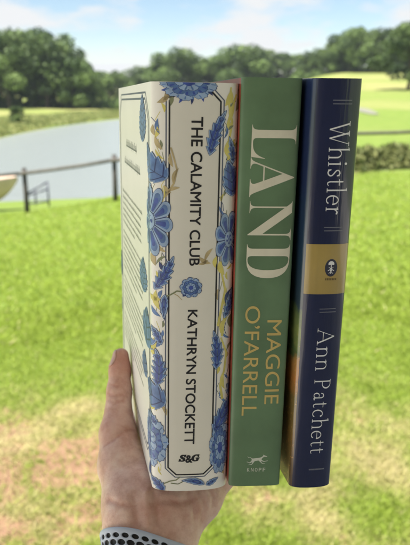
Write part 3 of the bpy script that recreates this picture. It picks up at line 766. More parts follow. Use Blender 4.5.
def stemf(x, y0, y1, top=True, bot=True, flag=False, w=TK):
    fs = [f_box(x, (y0 + y1) / 2, w / 2, (y1 - y0) / 2)]
    if bot: fs.append(f_box(x, y0 + .016, w / 2 + .075, .016))
    if top and flag: fs.append(f_seg(x - w / 2 - .075, y1 - .05, x + w * .3, y1 - .02, .03, .06))
    elif top: fs.append(f_box(x, y1 - .016, w / 2 + .075, .016))
    return fs
XH = .64
def arch(x0, x1): 
    cx, rx = (x0 + x1) / 2, (x1 - x0) / 2
    return [f_ring(cx, XH - .22, rx, .215, TK, TH, 0, 165), f_box(x1, (XH - .22) / 2, TK / 2, (XH - .22) / 2), f_box(x1, .016, TK / 2 + .075, .016)]
G = {}
G['W'] = (1.22, [f_seg(.10, .98, .40, 0, TK, TK, True), f_seg(.40, 0, .66, .98, TH, TH, True), f_seg(.56, .98, .84, 0, TK, TK, True), f_seg(.84, 0, 1.12, .98, TH, TH, True), f_box(.10, .98, .13, .018), f_box(.60, .98, .14, .018), f_box(1.12, .98, .11, .018)])
G['h'] = (.68, stemf(.14, 0, 1.05, True, True, True) + arch(.14, .54))
G['i'] = (.30, stemf(.14, 0, XH, True, True, True) + [lambda x, y: np.hypot(x - .13, y - .90) - .062])
G['s'] = (.50, [f_poly([(.40, .50), (.37, .58), (.27, .625), (.17, .60), (.115, .53), (.125, .45), (.20, .38), (.31, .30), (.39, .22), (.40, .13), (.34, .05), (.24, .015), (.13, .05), (.09, .15)], .062), f_box(.405, .545, .014, .075), f_box(.085, .10, .014, .085)])
G['t'] = (.42, [f_poly([(.16, .80), (.16, .14), (.20, .04), (.28, .02), (.37, .07)], TK, TH), f_box(.20, XH - .018, .17, .018)])
G['l'] = (.32, stemf(.14, 0, 1.05, True, True, True))
G['e'] = (.58, [f_ring(.29, .315, .225, .305, TK, TH, -5 + 5, 320), f_box(.30, .36, .20, .017)])
G['r'] = (.46, stemf(.14, 0, XH, True, True, True) + [f_poly([(.16, .42), (.22, .54), (.31, .60), (.39, .57)], TH, .085)])
G['A'] = (.98, [f_seg(.10, 0, .46, .99, TH, TH, True), f_seg(.46, .99, .84, 0, TK, TK * 1.05, True), f_box(.45, .34, .23, .017), f_box(.10, .016, .11, .016), f_box(.84, .016, .13, .016)])
G['n'] = (.70, stemf(.14, 0, XH, True, True, True) + arch(.14, .54))
G['P'] = (.72, stemf(.17, 0, .98) + [f_ring(.30, .725, .27, .245, TK, TH, -92, 92), f_box(.25, .962, .10, .017), f_box(.25, .488, .10, .017)])
G['a'] = (.56, [f_poly([(.11, .47), (.15, .57), (.25, .625), (.34, .59), (.385, .50), (.385, .10), (.42, .03), (.50, .05)], .05, .07), f_ring(.245, .185, .14, .165, TK, TH, 60, 330)])
G['c'] = (.54, [f_ring(.29, .315, .225, .305, TK, TH, 48, 318), lambda x, y: np.hypot(x - .43, y - .52) - .05])
def word(wd, sp=.05):
    out = []; cur = 0
    for ch in wd:
        if ch == ' ': cur += .38; continue
        adv, fs = G[ch]; out += [[(x + cur, y) for x, y in q_] for q_ in iso_polys(f_or(*fs), -.05, adv + .12, -.05, 1.12, .016)]; cur += adv + sp
    return out, (0, cur, 0, 1.0)
g, bx = word('Whistler'); l3 = set_down(BK3, g, (330.3, 350.5, 121.5), (325.3, 344.0, 216), bx)
g, bx = word('Ann Patchett')
BK3.printed('title_lettering', l3, 2, SILV, J3)
BK3.printed('author_lettering', set_down(BK3, g, (317.8, 334.6, 328.5), (309.8, 324.8, 455), bx), 2, SILV, J3)
rules = []
for (xa, xb, y) in ((333, 352, 100.2), (333, 352, 103.8), (324, 342.3, 227.4), (324, 342.3, 230.8), (319.5, 335.5, 309), (319.5, 335.5, 312.2)):
    a_, v_ = S3(xa, y); b_, _ = S3(xb, y); rules.append([(a_, v_ - .00022), (b_, v_ - .00022), (b_, v_ + .00022), (a_, v_ + .00022)])
a_, v_ = S3(308.7, 469.5); b_, _ = S3(324, 469.5)
for k in range(11):
    u = a_ + (b_ - a_) * k / 11; rules.append([(u, v_ - .0005), (u + .0008, v_ - .0005), (u + .0008, v_ + .0005), (u, v_ + .0005)])
for q in rules[:6]: BK3.printed('rule_line', [q], 2, DIM, J3)
BK3.printed('imprint_line', rules[6:], 2, DIM, J3)
ec = S3(331, 267.8); es = S3(337, 267.8)[0] - ec[0]; ev_ = S3(331, 259)[1] - ec[1]
oval = lambda k: (lambda x, y: (np.hypot((x - ec[0]) / (es * k), (y - ec[1]) / (ev_ * k)) - 1) * es)
EX = (ec[0] - es * 1.1, ec[0] + es * 1.1, ec[1] - ev_ * 1.1, ec[1] + ev_ * 1.1)
def sc_(fn): return lambda x, y: fn((x - ec[0]) / es, (y - ec[1]) / es) * es
bloom = f_or(sc_(f_and(lambda x, y: np.hypot(x, y - .62) - .48, lambda x, y: .52 - y + np.abs(x) * -.1)), sc_(f_seg(0, .6, 0, -.95, .16, .12)), sc_(f_seg(0, -.2, .38, .14, .10, .05)), sc_(f_seg(0, -.2, -.38, .14, .10, .05)),
             sc_(f_poly([(-.45, -.45), (-.25, -.32), (0, -.45), (.25, -.32), (.45, -.45)], .12)), sc_(f_seg(0, -.6, .35, -.95, .10, .05)), sc_(f_seg(0, -.6, -.35, -.95, .10, .05)), sc_(lambda x, y: np.hypot(x, y + .38) - .16))
BK3.printed('publisher_emblem', [(iso_polys(oval(1), *EX, .0002), 2, 0), (iso_polys(bloom, *EX, .00015), 3, 1)], 0, [mat('midnight_ink', (.012, .016, .04), .35, coat=.6), SILV], J3)
# tiny imprint line under the emblem
a_, v_ = S3(325, 280.3); b_, v2_ = S3(336.5, 277.9); rl = []
for k in range(7):
    u = a_ + (b_ - a_) * k / 7; rl.append([(u, v_), (u + .0007, v_), (u + .0007, v2_), (u, v2_)])
BK3.printed('imprint_line', rl, 2, mat('brown_ink', (.12, .08, .03), .4), J3)

# ---------------------------------------------------------------- the hand and forearm (local frame of the first book, metres)
def rc(a, b, ra, rb):
    """tapered capsule as a distance field"""
    a = np.array(a, np.float32) * .001; b = np.array(b, np.float32) * .001; ra *= .001; rb *= .001
    def fn(Pn):
        ba = b - a; l2 = float(ba @ ba); h = np.clip(((Pn - a) @ ba) / l2, 0, 1)
        return np.linalg.norm(Pn - a - h[..., None] * ba, axis=-1) - (ra + (rb - ra) * h)
    return fn
def smin(a, b, k):
    h = np.maximum(k - np.abs(a - b), 0) / k; return np.minimum(a, b) - h * h * k * .25
WC = np.array([2.0, 11.0, -31.0])                                  # wrist centre
AX = np.array([-.13, -.80, -.58]); AX /= np.linalg.norm(AX)        # along the forearm, away from the hand
SD = np.array([1.0, -.08, .02]); SD -= AX * (SD @ AX); SD /= np.linalg.norm(SD)
def fa(d, side): return WC + AX * d + SD * side
ARM = [rc(fa(-6, -12.5), fa(60, -12), 16.5, 17.5), rc(fa(-6, 11.5), fa(60, 9), 16.5, 17.5), rc(fa(-6, 0), fa(60, -1), 16.8, 18.5),
       rc(fa(60, -13), fa(150, -16), 18.5, 27), rc(fa(60, 12), fa(150, 16), 18.5, 27), rc(fa(150, -16), fa(235, -10), 27, 34), rc(fa(150, 16), fa(235, 10), 27, 34)]
PALM = [rc((-12, 13, -26), (-15, 48, -13), 15.5, 14.5), rc((-15, 48, -13), (-15, 68, 0), 14.5, 12.6),           # thenar
        rc((18, 12, -28), (34, 18, -25), 17, 14.5), rc((34, 18, -25), (53, 30, -17), 14.5, 9.5), rc((53, 30, -17), (58, 68, -21), 9.5, 10.5), rc((30, 22, -24), (34, 70, -20), 15, 12), rc((8, 18, -22), (12, 60, -16), 15.5, 13),
        rc((-2, 30, -17), (0, 86, -14), 12.5, 11), rc((14, 30, -18), (20, 92, -16), 12.5, 11.3), rc((28, 30, -20), (41, 88, -19), 12.5, 11), rc((44, 36, -20), (60, 78, -22), 11, 10.2)]
THUMB = [rc((-15, 68, 0), (-10.8, 94, 21), 12.4, 8.7), rc((-10.8, 94, 21), (-9.0, 104, 33), 8.7, 7.7), rc((-9.0, 104, 33), (-7.6, 108.5, 42.8), 7.7, 6.2)]
FING = [[(0, 86, -14, 11), (5, 128, -13, 9.2), (9, 151, -9, 8.2), (12, 170, -4, 7.0)], [(20, 92, -16, 11.3), (28, 138, -18, 9.4), (34, 164, -15, 8.4), (38, 185, -9, 7.2)],
        [(41, 88, -19, 11), (53, 131, -22, 9.2), (61, 155, -20, 8.2), (67, 175, -14, 7.0)], [(60, 78, -22, 10.2), (78, 110, -25, 8.4), (89, 128, -24, 7.4), (97, 144, -19, 6.3)]]
CREASE = []                                                        # (polyline in local mm, depth mm, width mm)
def smooth_hand(Pn):
    d = None
    for fn in ARM: q = fn(Pn); d = q if d is None else smin(d, q, .012)
    pd = None
    for fn in PALM: q = fn(Pn); pd = q if pd is None else smin(pd, q, .008)
    for fn in THUMB: pd = smin(pd, fn(Pn), .005)
    return smin(d, pd, .016)
def front(px, py, y):
    """spot of the skin under that line of sight"""
    o, d = BK1.ray(px, py); d = d / np.linalg.norm(d); k = .2
    for _ in range(80): k += .9 * float(smooth_hand((o + d * k).astype(np.float32)[None])[0])
    return (o + d * k) * 1000
for pts, dep, wid, yy in (([(150, 503), (165, 500.5), (180, 503), (192, 499)], .8, 1.4, -6), ([(138, 494), (137, 508), (139, 524)], -.0, 1.5, -8),
                          ([(133, 497), (135, 510), (136, 522)], .7, 2.2, -7), ([(146, 493), (147, 508), (148, 526)], -1.3, 1.9, -8), ([(154, 494), (155, 508), (157, 522)], .9, 2.0, -8),
                          ([(197, 490), (203, 498), (205, 508), (202, 520)], .9, 1.4, -5), ([(210, 490), (214, 497), (213, 506)], .9, 1.4, -3), ([(188, 494), (194, 506), (195, 518)], .6, 1.6, -6),
                          ([(108, 500), (120, 505), (133, 506)], .5, 1.5, -4), ([(116, 437), (124, 431), (134, 430)], 1.0, 1.3, 52), ([(104, 446), (114, 440)], .4, 1.5, 52)):
    if dep: CREASE.append((np.array([front(x, y, yy) for x, y in pts]), dep, wid))
for pts in ([(106, 392), (113, 396), (122, 395)], [(107, 400), (114, 403), (123, 401)], [(109, 384), (117, 387)]):      # knuckle folds on the thumb
    CREASE.append((np.array([front(x, y, 0) for x, y in pts]), .28, .9))
def hand_field(Pn):
    d = smooth_hand(Pn)
    fd = None
    for ch in FING:
        one = None
        for a_, b_ in zip(ch[:-1], ch[1:]):
            q = rc(a_[:3], b_[:3], a_[3], b_[3])(Pn); one = q if one is None else smin(one, q, .003)
        fd = one if fd is None else np.minimum(fd, one)
    d = smin(d, fd, .004)
    for pts, dep, wid in CREASE:
        e = None
        for k in range(len(pts) - 1):
            q = rc(pts[k], pts[k + 1], 0, 0)(Pn); e = q if e is None else np.minimum(e, q)
        d = d + 2.4 * dep * .001 * np.exp(-(e / (wid * .001)) ** 2)
    return d
def surface_net(fn, lo, hi, h):
    n = np.ceil((np.array(hi) - np.array(lo)) / h).astype(int) + 1
    ax = [lo[k] + h * np.arange(n[k]) for k in range(3)]
    F = np.empty(n, np.float32)
    for i0 in range(0, n[0], 24):
        Pn = np.stack(np.meshgrid(ax[0][i0:i0 + 24], ax[1], ax[2], indexing='ij'), -1).astype(np.float32); F[i0:i0 + 24] = fn(Pn)
    S_ = F < 0; c = [slice(0, -1), slice(1, None)]
    corners = [(a, b, d_) for a in (0, 1) for b in (0, 1) for d_ in (0, 1)]
    tot = sum(S_[c[a], c[b], c[d_]].astype(np.int8) for a, b, d_ in corners); act = (tot > 0) & (tot < 8)
    idx = np.full(act.shape, -1, np.int64); cells = np.argwhere(act); idx[act] = np.arange(len(cells))
    acc = np.zeros((len(cells), 3)); cnt = np.zeros(len(cells))
    for a in corners:
        for k in range(3):
            if a[k]: continue
            b = list(a); b[k] = 1
            fa_ = F[cells[:, 0] + a[0], cells[:, 1] + a[1], cells[:, 2] + a[2]]; fb_ = F[cells[:, 0] + b[0], cells[:, 1] + b[1], cells[:, 2] + b[2]]
            x = (fa_ < 0) != (fb_ < 0); u = np.where(x, fa_ / np.where(x, fa_ - fb_, 1), 0)
            pt_ = np.tile(np.array(a, float), (len(cells), 1)); pt_[:, k] = u; acc += pt_ * x[:, None]; cnt += x
    V = (cells + acc / cnt[:, None]) * h + np.array(lo); Q = []
    for k in range(3):
        k1, k2 = (k + 1) % 3, (k + 2) % 3
        sl0 = [slice(1, -1)] * 3; sl0[k] = slice(0, -1); sl1 = list(sl0); sl1[k] = slice(1, None)
        A_, B_ = S_[tuple(sl0)], S_[tuple(sl1)]
        for flip in (False, True):
            e = np.argwhere((A_ & ~B_) if not flip else (~A_ & B_))
            if len(e) == 0: continue
            e = e + 1; e[:, k] -= 1
            def off(d1, d2):
                q = e.copy(); q[:, k1] -= d1; q[:, k2] -= d2; return idx[q[:, 0], q[:, 1], q[:, 2]]
            quad = np.stack([off(1, 1), off(0, 1), off(0, 0), off(1, 0)], 1)
            Q.append(quad if not flip else quad[:, ::-1])
    return V, np.concatenate(Q)
V, Q = surface_net(hand_field, (-.075, -.215, -.205), (.115, .20, .058), .0013)
# smooth a little
for _ in range(2):
    acc = np.zeros_like(V); cnt = np.zeros(len(V))
    for a_, b_ in ((0, 1), (1, 2), (2, 3), (3, 0)):
        np.add.at(acc, Q[:, a_], V[Q[:, b_]]); np.add.at(acc, Q[:, b_], V[Q[:, a_]]); np.add.at(cnt, Q[:, a_], 1); np.add.at(cnt, Q[:, b_], 1)
    V = V + .5 * (acc / cnt[:, None] - V)
# flesh flattens where it meets the books
inv = np.linalg.inv(BK1.M)
def press(bk, V):
    T = inv @ bk.M; Ti = np.linalg.inv(T); q = V @ Ti[:3, :3].T + Ti[:3, 3]
    xe = bk.T * math.cos(bk.sk)
    inside = (q[:, 0] > -.0004) & (q[:, 0] < xe + .0004) & (q[:, 1] > -.006) & (q[:, 1] < bk.D + .004) & (q[:, 2] > -.0004)
    side = inside & (q[:, 0] < .008) & (q[:, 2] > .006); low = inside & ~side
    q[side, 0] = -.0004; q[low, 2] = -.0004
    return q @ T[:3, :3].T + T[:3, 3]
for bk in (BK1, BK2, BK3): V = press(bk, V)
me = bpy.data.meshes.new('person'); me.vertices.add(len(V)); me.vertices.foreach_set('co', V.astype(np.float32).ravel())
me.loops.add(len(Q) * 4); me.loops.foreach_set('vertex_index', Q.astype(np.int32).ravel()); me.polygons.add(len(Q)); me.polygons.foreach_set('loop_start', np.arange(0, len(Q) * 4, 4, dtype=np.int32)); me.update(calc_edges=True); me.validate()
# redder at knuckles, creases and finger pads
red = np.zeros(len(V))
for pts, dep, wid in CREASE:
    e = np.min([np.linalg.norm(V * 1000 - (pts[k] + u * (pts[k + 1] - pts[k])), axis=1) for k in range(len(pts) - 1) for u in np.linspace(0, 1, 6)], axis=0)
    red = np.maximum(red, (.55 if dep > 0 else -.3) * np.exp(-(e / 1.9) ** 2))
for c_, r_, s_ in (((-9, 106, 38), 15, .9), ((-18, 94, 20), 13, .45), ((-20, 66, 3), 16, .5), ((0, -2, -14), 16, .45), ((30, 0, -22), 16, .35)):
    red = np.maximum(red, s_ * np.exp(-(np.linalg.norm(V * 1000 - np.array(c_), axis=1) / r_) ** 2))
point_attr(me, 'flush', red)
SKIN = bpy.data.materials.new('skin'); SKIN.use_nodes = True; t = SKIN.node_tree; p = t.nodes['Principled BSDF']
p.inputs['Roughness'].default_value = .48; p.inputs['Specular IOR Level'].default_value = .4
p.inputs['Subsurface Weight'].default_value = .25; p.inputs['Subsurface Radius'].default_value = (.006, .0025, .0012); p.inputs['Subsurface Scale'].default_value = 1.0
tc = t.nodes.new('ShaderNodeTexCoord'); fl = node(t, 'ShaderNodeAttribute', attribute_name='flush')
tone = ramp(t, noise(t, tc.outputs['Object'], 95, 6, .65), [(.36, (.66, .39, .315)), (.5, (.78, .515, .43)), (.64, (.86, .62, .53))])
t.links.new(mixc(t, fl.outputs['Fac'], tone, (.52, .21, .15)), p.inputs['Base Color'])
vo = node(t, 'ShaderNodeTexVoronoi'); vo.inputs['Scale'].default_value = 900; t.links.new(tc.outputs['Object'], vo.inputs['Vector'])
b1 = node(t, 'ShaderNodeBump'); b1.inputs['Strength'].default_value = .18; b1.inputs['Distance'].default_value = .0004; t.links.new(vo.outputs['Distance'], b1.inputs['Height'])
b2 = node(t, 'ShaderNodeBump'); b2.inputs['Strength'].default_value = .35; b2.inputs['Distance'].default_value = .0012; t.links.new(noise(t, tc.outputs['Object'], 210, 5), b2.inputs['Height']); t.links.new(b1.outputs[0], b2.inputs['Normal'])
t.links.new(b2.outputs[0], p.inputs['Normal'])
person = link('person', me, SKIN, smooth=True); person.matrix_world = BK1.root.matrix_world
tag(person, "bare hand and wrist holding up three books, thumb pressed on the left one", 'person')

def march(o, d, fn, far=.06):
    """walk from outside along d to the zero of the field"""
    tt_ = np.zeros(len(o))
    for _ in range(60): tt_ = np.minimum(tt_ + .8 * fn((o + d * tt_[:, None]).astype(np.float32)), far)
    return o + d * tt_[:, None]
# thumb nail
nc = np.array([-8.2, 107, 40.0]) * .001; nn = np.array([-.93, .10, .30]); nn /= np.linalg.norm(nn)
up = np.array([-7.6, 108.5, 42.8]) - np.array([-10.8, 94, 21]); up = up / np.linalg.norm(up); up -= nn * (up @ nn); up /= np.linalg.norm(up); sd = np.cross(up, nn)
nu, nv = 15, 15; gv = []
for j in range(nv):
    for i in range(nu):
        a_, b_ = 2 * i / (nu - 1) - 1, 2 * j / (nv - 1) - 1
        a2, b2 = a_ * math.sqrt(1 - b_ * b_ / 2.6), b_ * math.sqrt(1 - a_ * a_ / 2.6); gv.append(nc + sd * a2 * .0052 + up * b2 * .0070 + nn * .03)
gv = march(np.array(gv), np.tile(-nn, (len(gv), 1)), hand_field) + nn * .0005
f = [(j * nu + i, j * nu + i + 1, (j + 1) * nu + i + 1, (j + 1) * nu + i) for j in range(nv - 1) for i in range(nu - 1)]
me = mesh('nail', gv, f); bm = bmesh.new(); bm.from_mesh(me); bmesh.ops.solidify(bm, geom=bm.faces[:], thickness=.0005); bm.to_mesh(me); bm.free()
link('nail', me, mat('nail_keratin', (.60, .36, .30), .25, .5, coat=.3), person, smooth=True)

# ---------------------------------------------------------------- perforated watch strap round the wrist
def arm_field(Pn):
    d = None
    for fn in ARM: q = fn(Pn); d = q if d is None else smin(d, q, .012)
    pd = None
    for fn in PALM: q = fn(Pn); pd = q if pd is None else smin(pd, q, .008)
    return smin(d, pd, .016)
BX, BY = SD, np.cross(AX, SD)                                       # across the wrist, and out of its palm side
if BY[1] > 0: BY = -BY
NU_, NV_ = 560, 120
STRAP_D0, STRAP_D1, STRAP_TILT = 15.5, 40.5, -.24
th = np.linspace(0, 2 * np.pi, NU_, endpoint=False); dd_ = np.linspace(0, 1, NV_)
TH_, DD_ = np.meshgrid(th, dd_)
dirs = np.cos(TH_)[..., None] * BX + np.sin(TH_)[..., None] * BY
cen = WC + AX * (STRAP_D0 + (STRAP_D1 - STRAP_D0) * DD_)[..., None]
cen = cen - AX * (STRAP_TILT * 30 * np.cos(TH_))[..., None]
# outermost skin along each spoke
rr_ = np.full(TH_.shape, 55.0)
for _ in range(70):
    q = arm_field(((cen + dirs * rr_[..., None]) * .001).astype(np.float32)) * 1000; rr_ = rr_ - .7 * q
from numpy import roll
for _ in range(6): rr_ = .5 * rr_ + .25 * (roll(rr_, 3, 1) + roll(rr_, -3, 1))
arc = np.cumsum(np.linalg.norm(np.roll((dirs * rr_[..., None])[NV_ // 2], -1, 0) - (dirs * rr_[..., None])[NV_ // 2], axis=1)); per = arc[-1]
aU = np.tile(arc, (NV_, 1)); aV = DD_ * (STRAP_D1 - STRAP_D0)
ncol = int(round(per / 5.4)); pit = per / ncol
hole = np.full(TH_.shape, -1.0)
for rrow, (vc, rx, ry) in enumerate(((4.6, 2.0, 1.45), (8.6, 2.35, 1.75), (12.6, 2.4, 1.8), (16.6, 2.35, 1.75), (20.5, 2.0, 1.4))):
    ph = (rrow % 2) * pit / 2; ux = (aU + ph + pit / 2) % pit - pit / 2
    hole = np.maximum(hole, 1 - np.sqrt((ux / rx) ** 2 + ((aV - vc) / ry) ** 2) ** 2)
rim = np.clip(np.minimum(DD_, 1 - DD_) / .10, 0, 1)
thick = 1.0 + 1.6 * np.sqrt(np.clip(1 - (1 - rim) ** 2, 0, 1))
thick = thick - 1.6 * np.clip((hole + .1) / .5, 0, 1)
out = (cen + dirs * (rr_ + thick)[..., None]) * .001; inn = (cen[::1] + dirs * (rr_ + .2)[..., None]) * .001
v = np.concatenate([out.reshape(-1, 3), inn.reshape(-1, 3)]); f = []; hm = []
ofs = NU_ * NV_
for j in range(NV_ - 1):
    for i in range(NU_):
        i2 = (i + 1) % NU_; f.append((j * NU_ + i, j * NU_ + i2, (j + 1) * NU_ + i2, (j + 1) * NU_ + i)); hm.append(hole[j, i] > .12)
for j in (0, NV_ - 1):
    for i in range(NU_):
        i2 = (i + 1) % NU_; f.append((j * NU_ + i, j * NU_ + i2, ofs + j * NU_ + i2, ofs + j * NU_ + i)); hm.append(False)
me = mesh('watch_strap', v, f)
SR = mat('silver_rubber', (.54, .59, .72), .5, .5, bump=.1, bump_scale=400); t = SR.node_tree
ha = node(t, 'ShaderNodeAttribute', attribute_name='hole'); t.links.new(ramp(t, ha.outputs['Fac'], [(.50, (.54, .59, .72)), (.56, (.012, .012, .014))]), t.nodes['Principled BSDF'].inputs['Base Color'])
point_attr(me, 'hole', np.concatenate([(.5 + .5 * np.clip(hole, -1, 1)).ravel(), np.zeros(hole.size)]))
strap = link('watch_strap', me, SR, smooth=True)
bm = bmesh.new(); bm.from_mesh(me); bmesh.ops.recalc_face_normals(bm, faces=bm.faces[:]); bm.to_mesh(me); bm.free()
strap.matrix_world = BK1.root.matrix_world
tag(strap, 'silver grey sports watch strap with rows of black holes, round the wrist', 'watch strap')

# ---------------------------------------------------------------- fence between lawn and pond bank
WOOD = mat('weathered_wood', (.055, .048, .043), .8, .3, bump=.5, bump_scale=60, vary=.3, vary_scale=14)
WOODR = mat('weathered_rail_wood', (.10, .092, .08), .8, .3, bump=.5, bump_scale=60, vary=.25, vary_scale=9)
fence = empty('fence', (-2.3, 15.4, gz(-2.3, 15.4)))
tag(fence, 'weathered wooden post and rail fence crossing the lawn before the pond', 'fence')
def beam(name, pts, r, material, parent, seg=8, sq=.8, jit=.0):
    """round or squared beam through points, slightly uneven"""
    pts = [Vector(q) for q in pts]; v = []; f = []; n = len(pts)
    for k, q in enumerate(pts):
        d = (pts[min(k + 1, n - 1)] - pts[max(k - 1, 0)]).normalized(); u = d.orthogonal().normalized()
        if abs(d.z) < .9: u = Vector((0, 0, 1)).cross(d).normalized()
        w_ = d.cross(u); rr = (r[k] if isinstance(r, (list, tuple)) else r) * (1 + jit * (random.random() - .5))
        for s in range(seg):
            a_ = 2 * math.pi * s / seg; ca, sa = math.cos(a_), math.sin(a_); v.append(q + (u * ca + w_ * sa) * rr)
    for k in range(n - 1):
        for s in range(seg): f.append((k * seg + s, k * seg + (s + 1) % seg, (k + 1) * seg + (s + 1) % seg, (k + 1) * seg + s))
    f.append(tuple(range(seg))[::-1]); f.append(tuple(range((n - 1) * seg, n * seg)))
    return v, f
def add_beam(name, pts, r, material, parent, world_parent=True, **k):
    v, f = beam(name, pts, r, material, parent, **k); base = parent.location if parent else Vector()
    me = mesh(name, [Vector(q) - base for q in v], f); return link(name, me, material, parent, smooth=True)
posts = [(-7.35, 15.75), (-4.72, 15.7), (-2.32, 15.42), (.45, 15.7), (3.25, 16.35), (6.35, 17.3), (9.3, 18.4)]
tops = []
for k, (x, y) in enumerate(posts):
    g = gz(x, y); h = 1.16
    add_beam('post', [(x, y, g - .25), (x + .01, y, g + .5), (x + .015, y, g + h + .03)], [.068, .062, .056], WOOD, fence, seg=10, jit=.06)
    tops.append(Vector((x, y - .09, g + h - .10)))
for k in range(len(posts) - 1):
    a_, b_ = tops[k], tops[k + 1]; d = (b_ - a_)
    add_beam('rail', [a_ - d * .03, a_ + d * .33 + Vector((0, 0, -.015)), a_ + d * .66 + Vector((0, 0, -.02)), b_ - d * .035], [.050, .047, .045, .048], WOODR, fence, seg=10, jit=.1)

# ---------------------------------------------------------------- boat hull and frame on the bank behind the fence
def cam_pt(px, py, depth):
    d = CAMROT @ Vector(((px - CX) / FPX, (py - CY) / FPX, 1)); return EYE + d * depth
bp = cam_pt(9, 196, 18.6); bx0, by0 = bp.x, bp.y; bz = gz(bx0, by0)
boat = empty('boat', (bx0, by0, bz), 0)
tag(boat, 'pale beige boat with raked bow standing on the pond bank behind the fence', 'boat')
# hull lofted from stations, bow to the right; the keel sweeps up into a raked stem
ns, nc_ = 30, 17; v = []; f = []
for i in range(ns):
    u = i / (ns - 1); q = max(0, (u - .5) / .5); half = .66 * (1 - q ** 2.6) + .01; zk = .14 + .80 * q ** 3.2; zg = 1.0 + .06 * q; x = -3.0 + 3.32 * u
    for j in range(nc_):
        a_ = 2 * j / (nc_ - 1) - 1; sd_ = abs(a_); v.append((x, math.copysign(sd_ ** .35, a_) * half * (.86 + .14 * sd_), zk + (zg - zk) * sd_ ** 1.4))
for i in range(ns - 1):
    for j in range(nc_ - 1): f.append((i * nc_ + j, i * nc_ + j + 1, (i + 1) * nc_ + j + 1, (i + 1) * nc_ + j))
f.append(tuple(range(nc_)))
me = mesh('hull', v, f); bm = bmesh.new(); bm.from_mesh(me); bmesh.ops.recalc_face_normals(bm, faces=bm.faces[:]); bmesh.ops.solidify(bm, geom=bm.faces[:], thickness=.02); bm.to_mesh(me); bm.free()
link('hull', me, mat('beige_gelcoat', (.62, .47, .38), .45, .5, vary=.12, vary_scale=3), boat, smooth=True)
bm = bmesh.new(); bmesh.ops.create_uvsphere(bm, u_segments=20, v_segments=12, radius=.11, matrix=Matrix.Translation((-.42, -.70, .62)) @ Matrix.Diagonal((1, 1, 1.9, 1))); me = bpy.data.meshes.new('dark_spot'); bm.to_mesh(me); bm.free()
link('dark_spot', me, mat('dark_matte', (.03, .025, .03), .6), boat, smooth=True)  # dark oval spot on the hull side, its nature left open
tr = empty('metal_stand', (bx0 + .85, by0 + .1, gz(bx0 + .85, by0 + .1)))
tag(tr, 'small dark metal stand beside the bow of the beige boat, behind the fence', 'stand')
DKM = mat('dark_painted_steel', (.06, .065, .095), .5, .5)
o0 = tr.location
def tb(name, a_, b_, r): add_beam(name, [o0 + Vector(a_), o0 + Vector(b_)], r, DKM, tr, seg=6)
for a_, b_ in (((-.36, 0, .38), (.36, -.05, .60)), ((-.36, 0, .12), (.36, -.05, .22)), ((.36, -.05, .02), (.36, -.05, .82)), ((-.36, 0, .0), (-.36, 0, .5)), ((-.05, -.02, .1), (-.05, -.02, .56)), ((-.36, 0, .42), (.36, -.05, .82))):
    tb('frame_tube', a_, b_, .032)

# ---------------------------------------------------------------- trees
def leaf_mat(name, dark, light, tr=.25):
    m = bpy.data.materials.new(name); m.use_nodes = True; t = m.node_tree; p = t.nodes['Principled BSDF']
    p.inputs['Roughness'].default_value = .6; p.inputs['Specular IOR Level'].default_value = .25
    a = node(t, 'ShaderNodeAttribute', attribute_name='tint'); oi = t.nodes.new('ShaderNodeObjectInfo')
    c = ramp(t, a.outputs['Fac'], [(0, dark), (1, light)])
    hs = t.nodes.new('ShaderNodeHueSaturation'); mr = node(t, 'ShaderNodeMapRange'); mr.inputs['To Min'].default_value = .8; mr.inputs['To Max'].default_value = 1.25
    t.links.new(oi.outputs['Random'], mr.inputs[0]); t.links.new(mr.outputs[0], hs.inputs['Value']); t.links.new(c, hs.inputs['Color'])
    t.links.new(hs.outputs[0], p.inputs['Base Color'])
    tl = t.nodes.new('ShaderNodeBsdfTranslucent'); t.links.new(hs.outputs[0], tl.inputs['Color'])
    ms = t.nodes.new('ShaderNodeMixShader'); ms.inputs[0].default_value = tr; t.links.new(p.outputs[0], ms.inputs[1]); t.links.new(tl.outputs[0], ms.inputs[2])
    t.links.new(ms.outputs[0], t.nodes['Material Output'].inputs['Surface']); return m
LEAF = leaf_mat('tree_leaves', (.030, .060, .018), (.17, .245, .07))
BARK = mat('bark', (.10, .078, .058), .9, .2, bump=.6, bump_scale=6, vary=.3, vary_scale=3)
def crown_mesh(name, n, h, wd, low, seed, size):
    r = np.random.default_rng(seed); lobes = []
    for k in range(26):
        zc = low + (h - low) * (.12 + .80 * r.random()); prof = math.sin(math.pi * min(.97, max(.12, (zc - low) / (h - low) * .80 + .16))) ** .7
        a_ = r.random() * 6.283; q = wd * .5 * prof * (.35 + .6 * math.sqrt(r.random())); lobes.append((q * math.cos(a_), q * math.sin(a_), zc, h * (.09 + .085 * r.random())))
    lobes.append((0, 0, h * .88, h * .11)); lobes.append((0, 0, h * .6, h * .2))
    lb = np.array(lobes); pr = lb[:, 3] ** 2; pick = r.choice(len(lb), n, p=pr / pr.sum())
    d = r.normal(size=(n, 3)); d /= np.linalg.norm(d, axis=1)[:, None]; rad_ = lb[pick, 3] * (.55 + .5 * r.random(n) ** .6)
    c = lb[pick, :3] + d * rad_[:, None] * np.array([1.1, 1.1, .85])
    nrm = d * .7 + r.normal(size=(n, 3)) * .55; nrm /= np.linalg.norm(nrm, axis=1)[:, None]
    u = np.cross(nrm, r.normal(size=(n, 3))); u /= np.linalg.norm(u, axis=1)[:, None]; w_ = np.cross(nrm, u)
    s = size * (.6 + .8 * r.random(n)); a_ = u * s[:, None]; b_ = w_ * (s * .62)[:, None]
    v = np.stack([c - a_, c - b_ * .9 + a_ * .1, c + a_, c + b_], 1); me = fast_mesh(name, v, 4)
    tint = np.clip(.5 + .28 * r.normal(size=len(lb))[pick] + .16 * r.normal(size=n), 0, 1); point_attr(me, 'tint', np.repeat(tint, 4)); return me
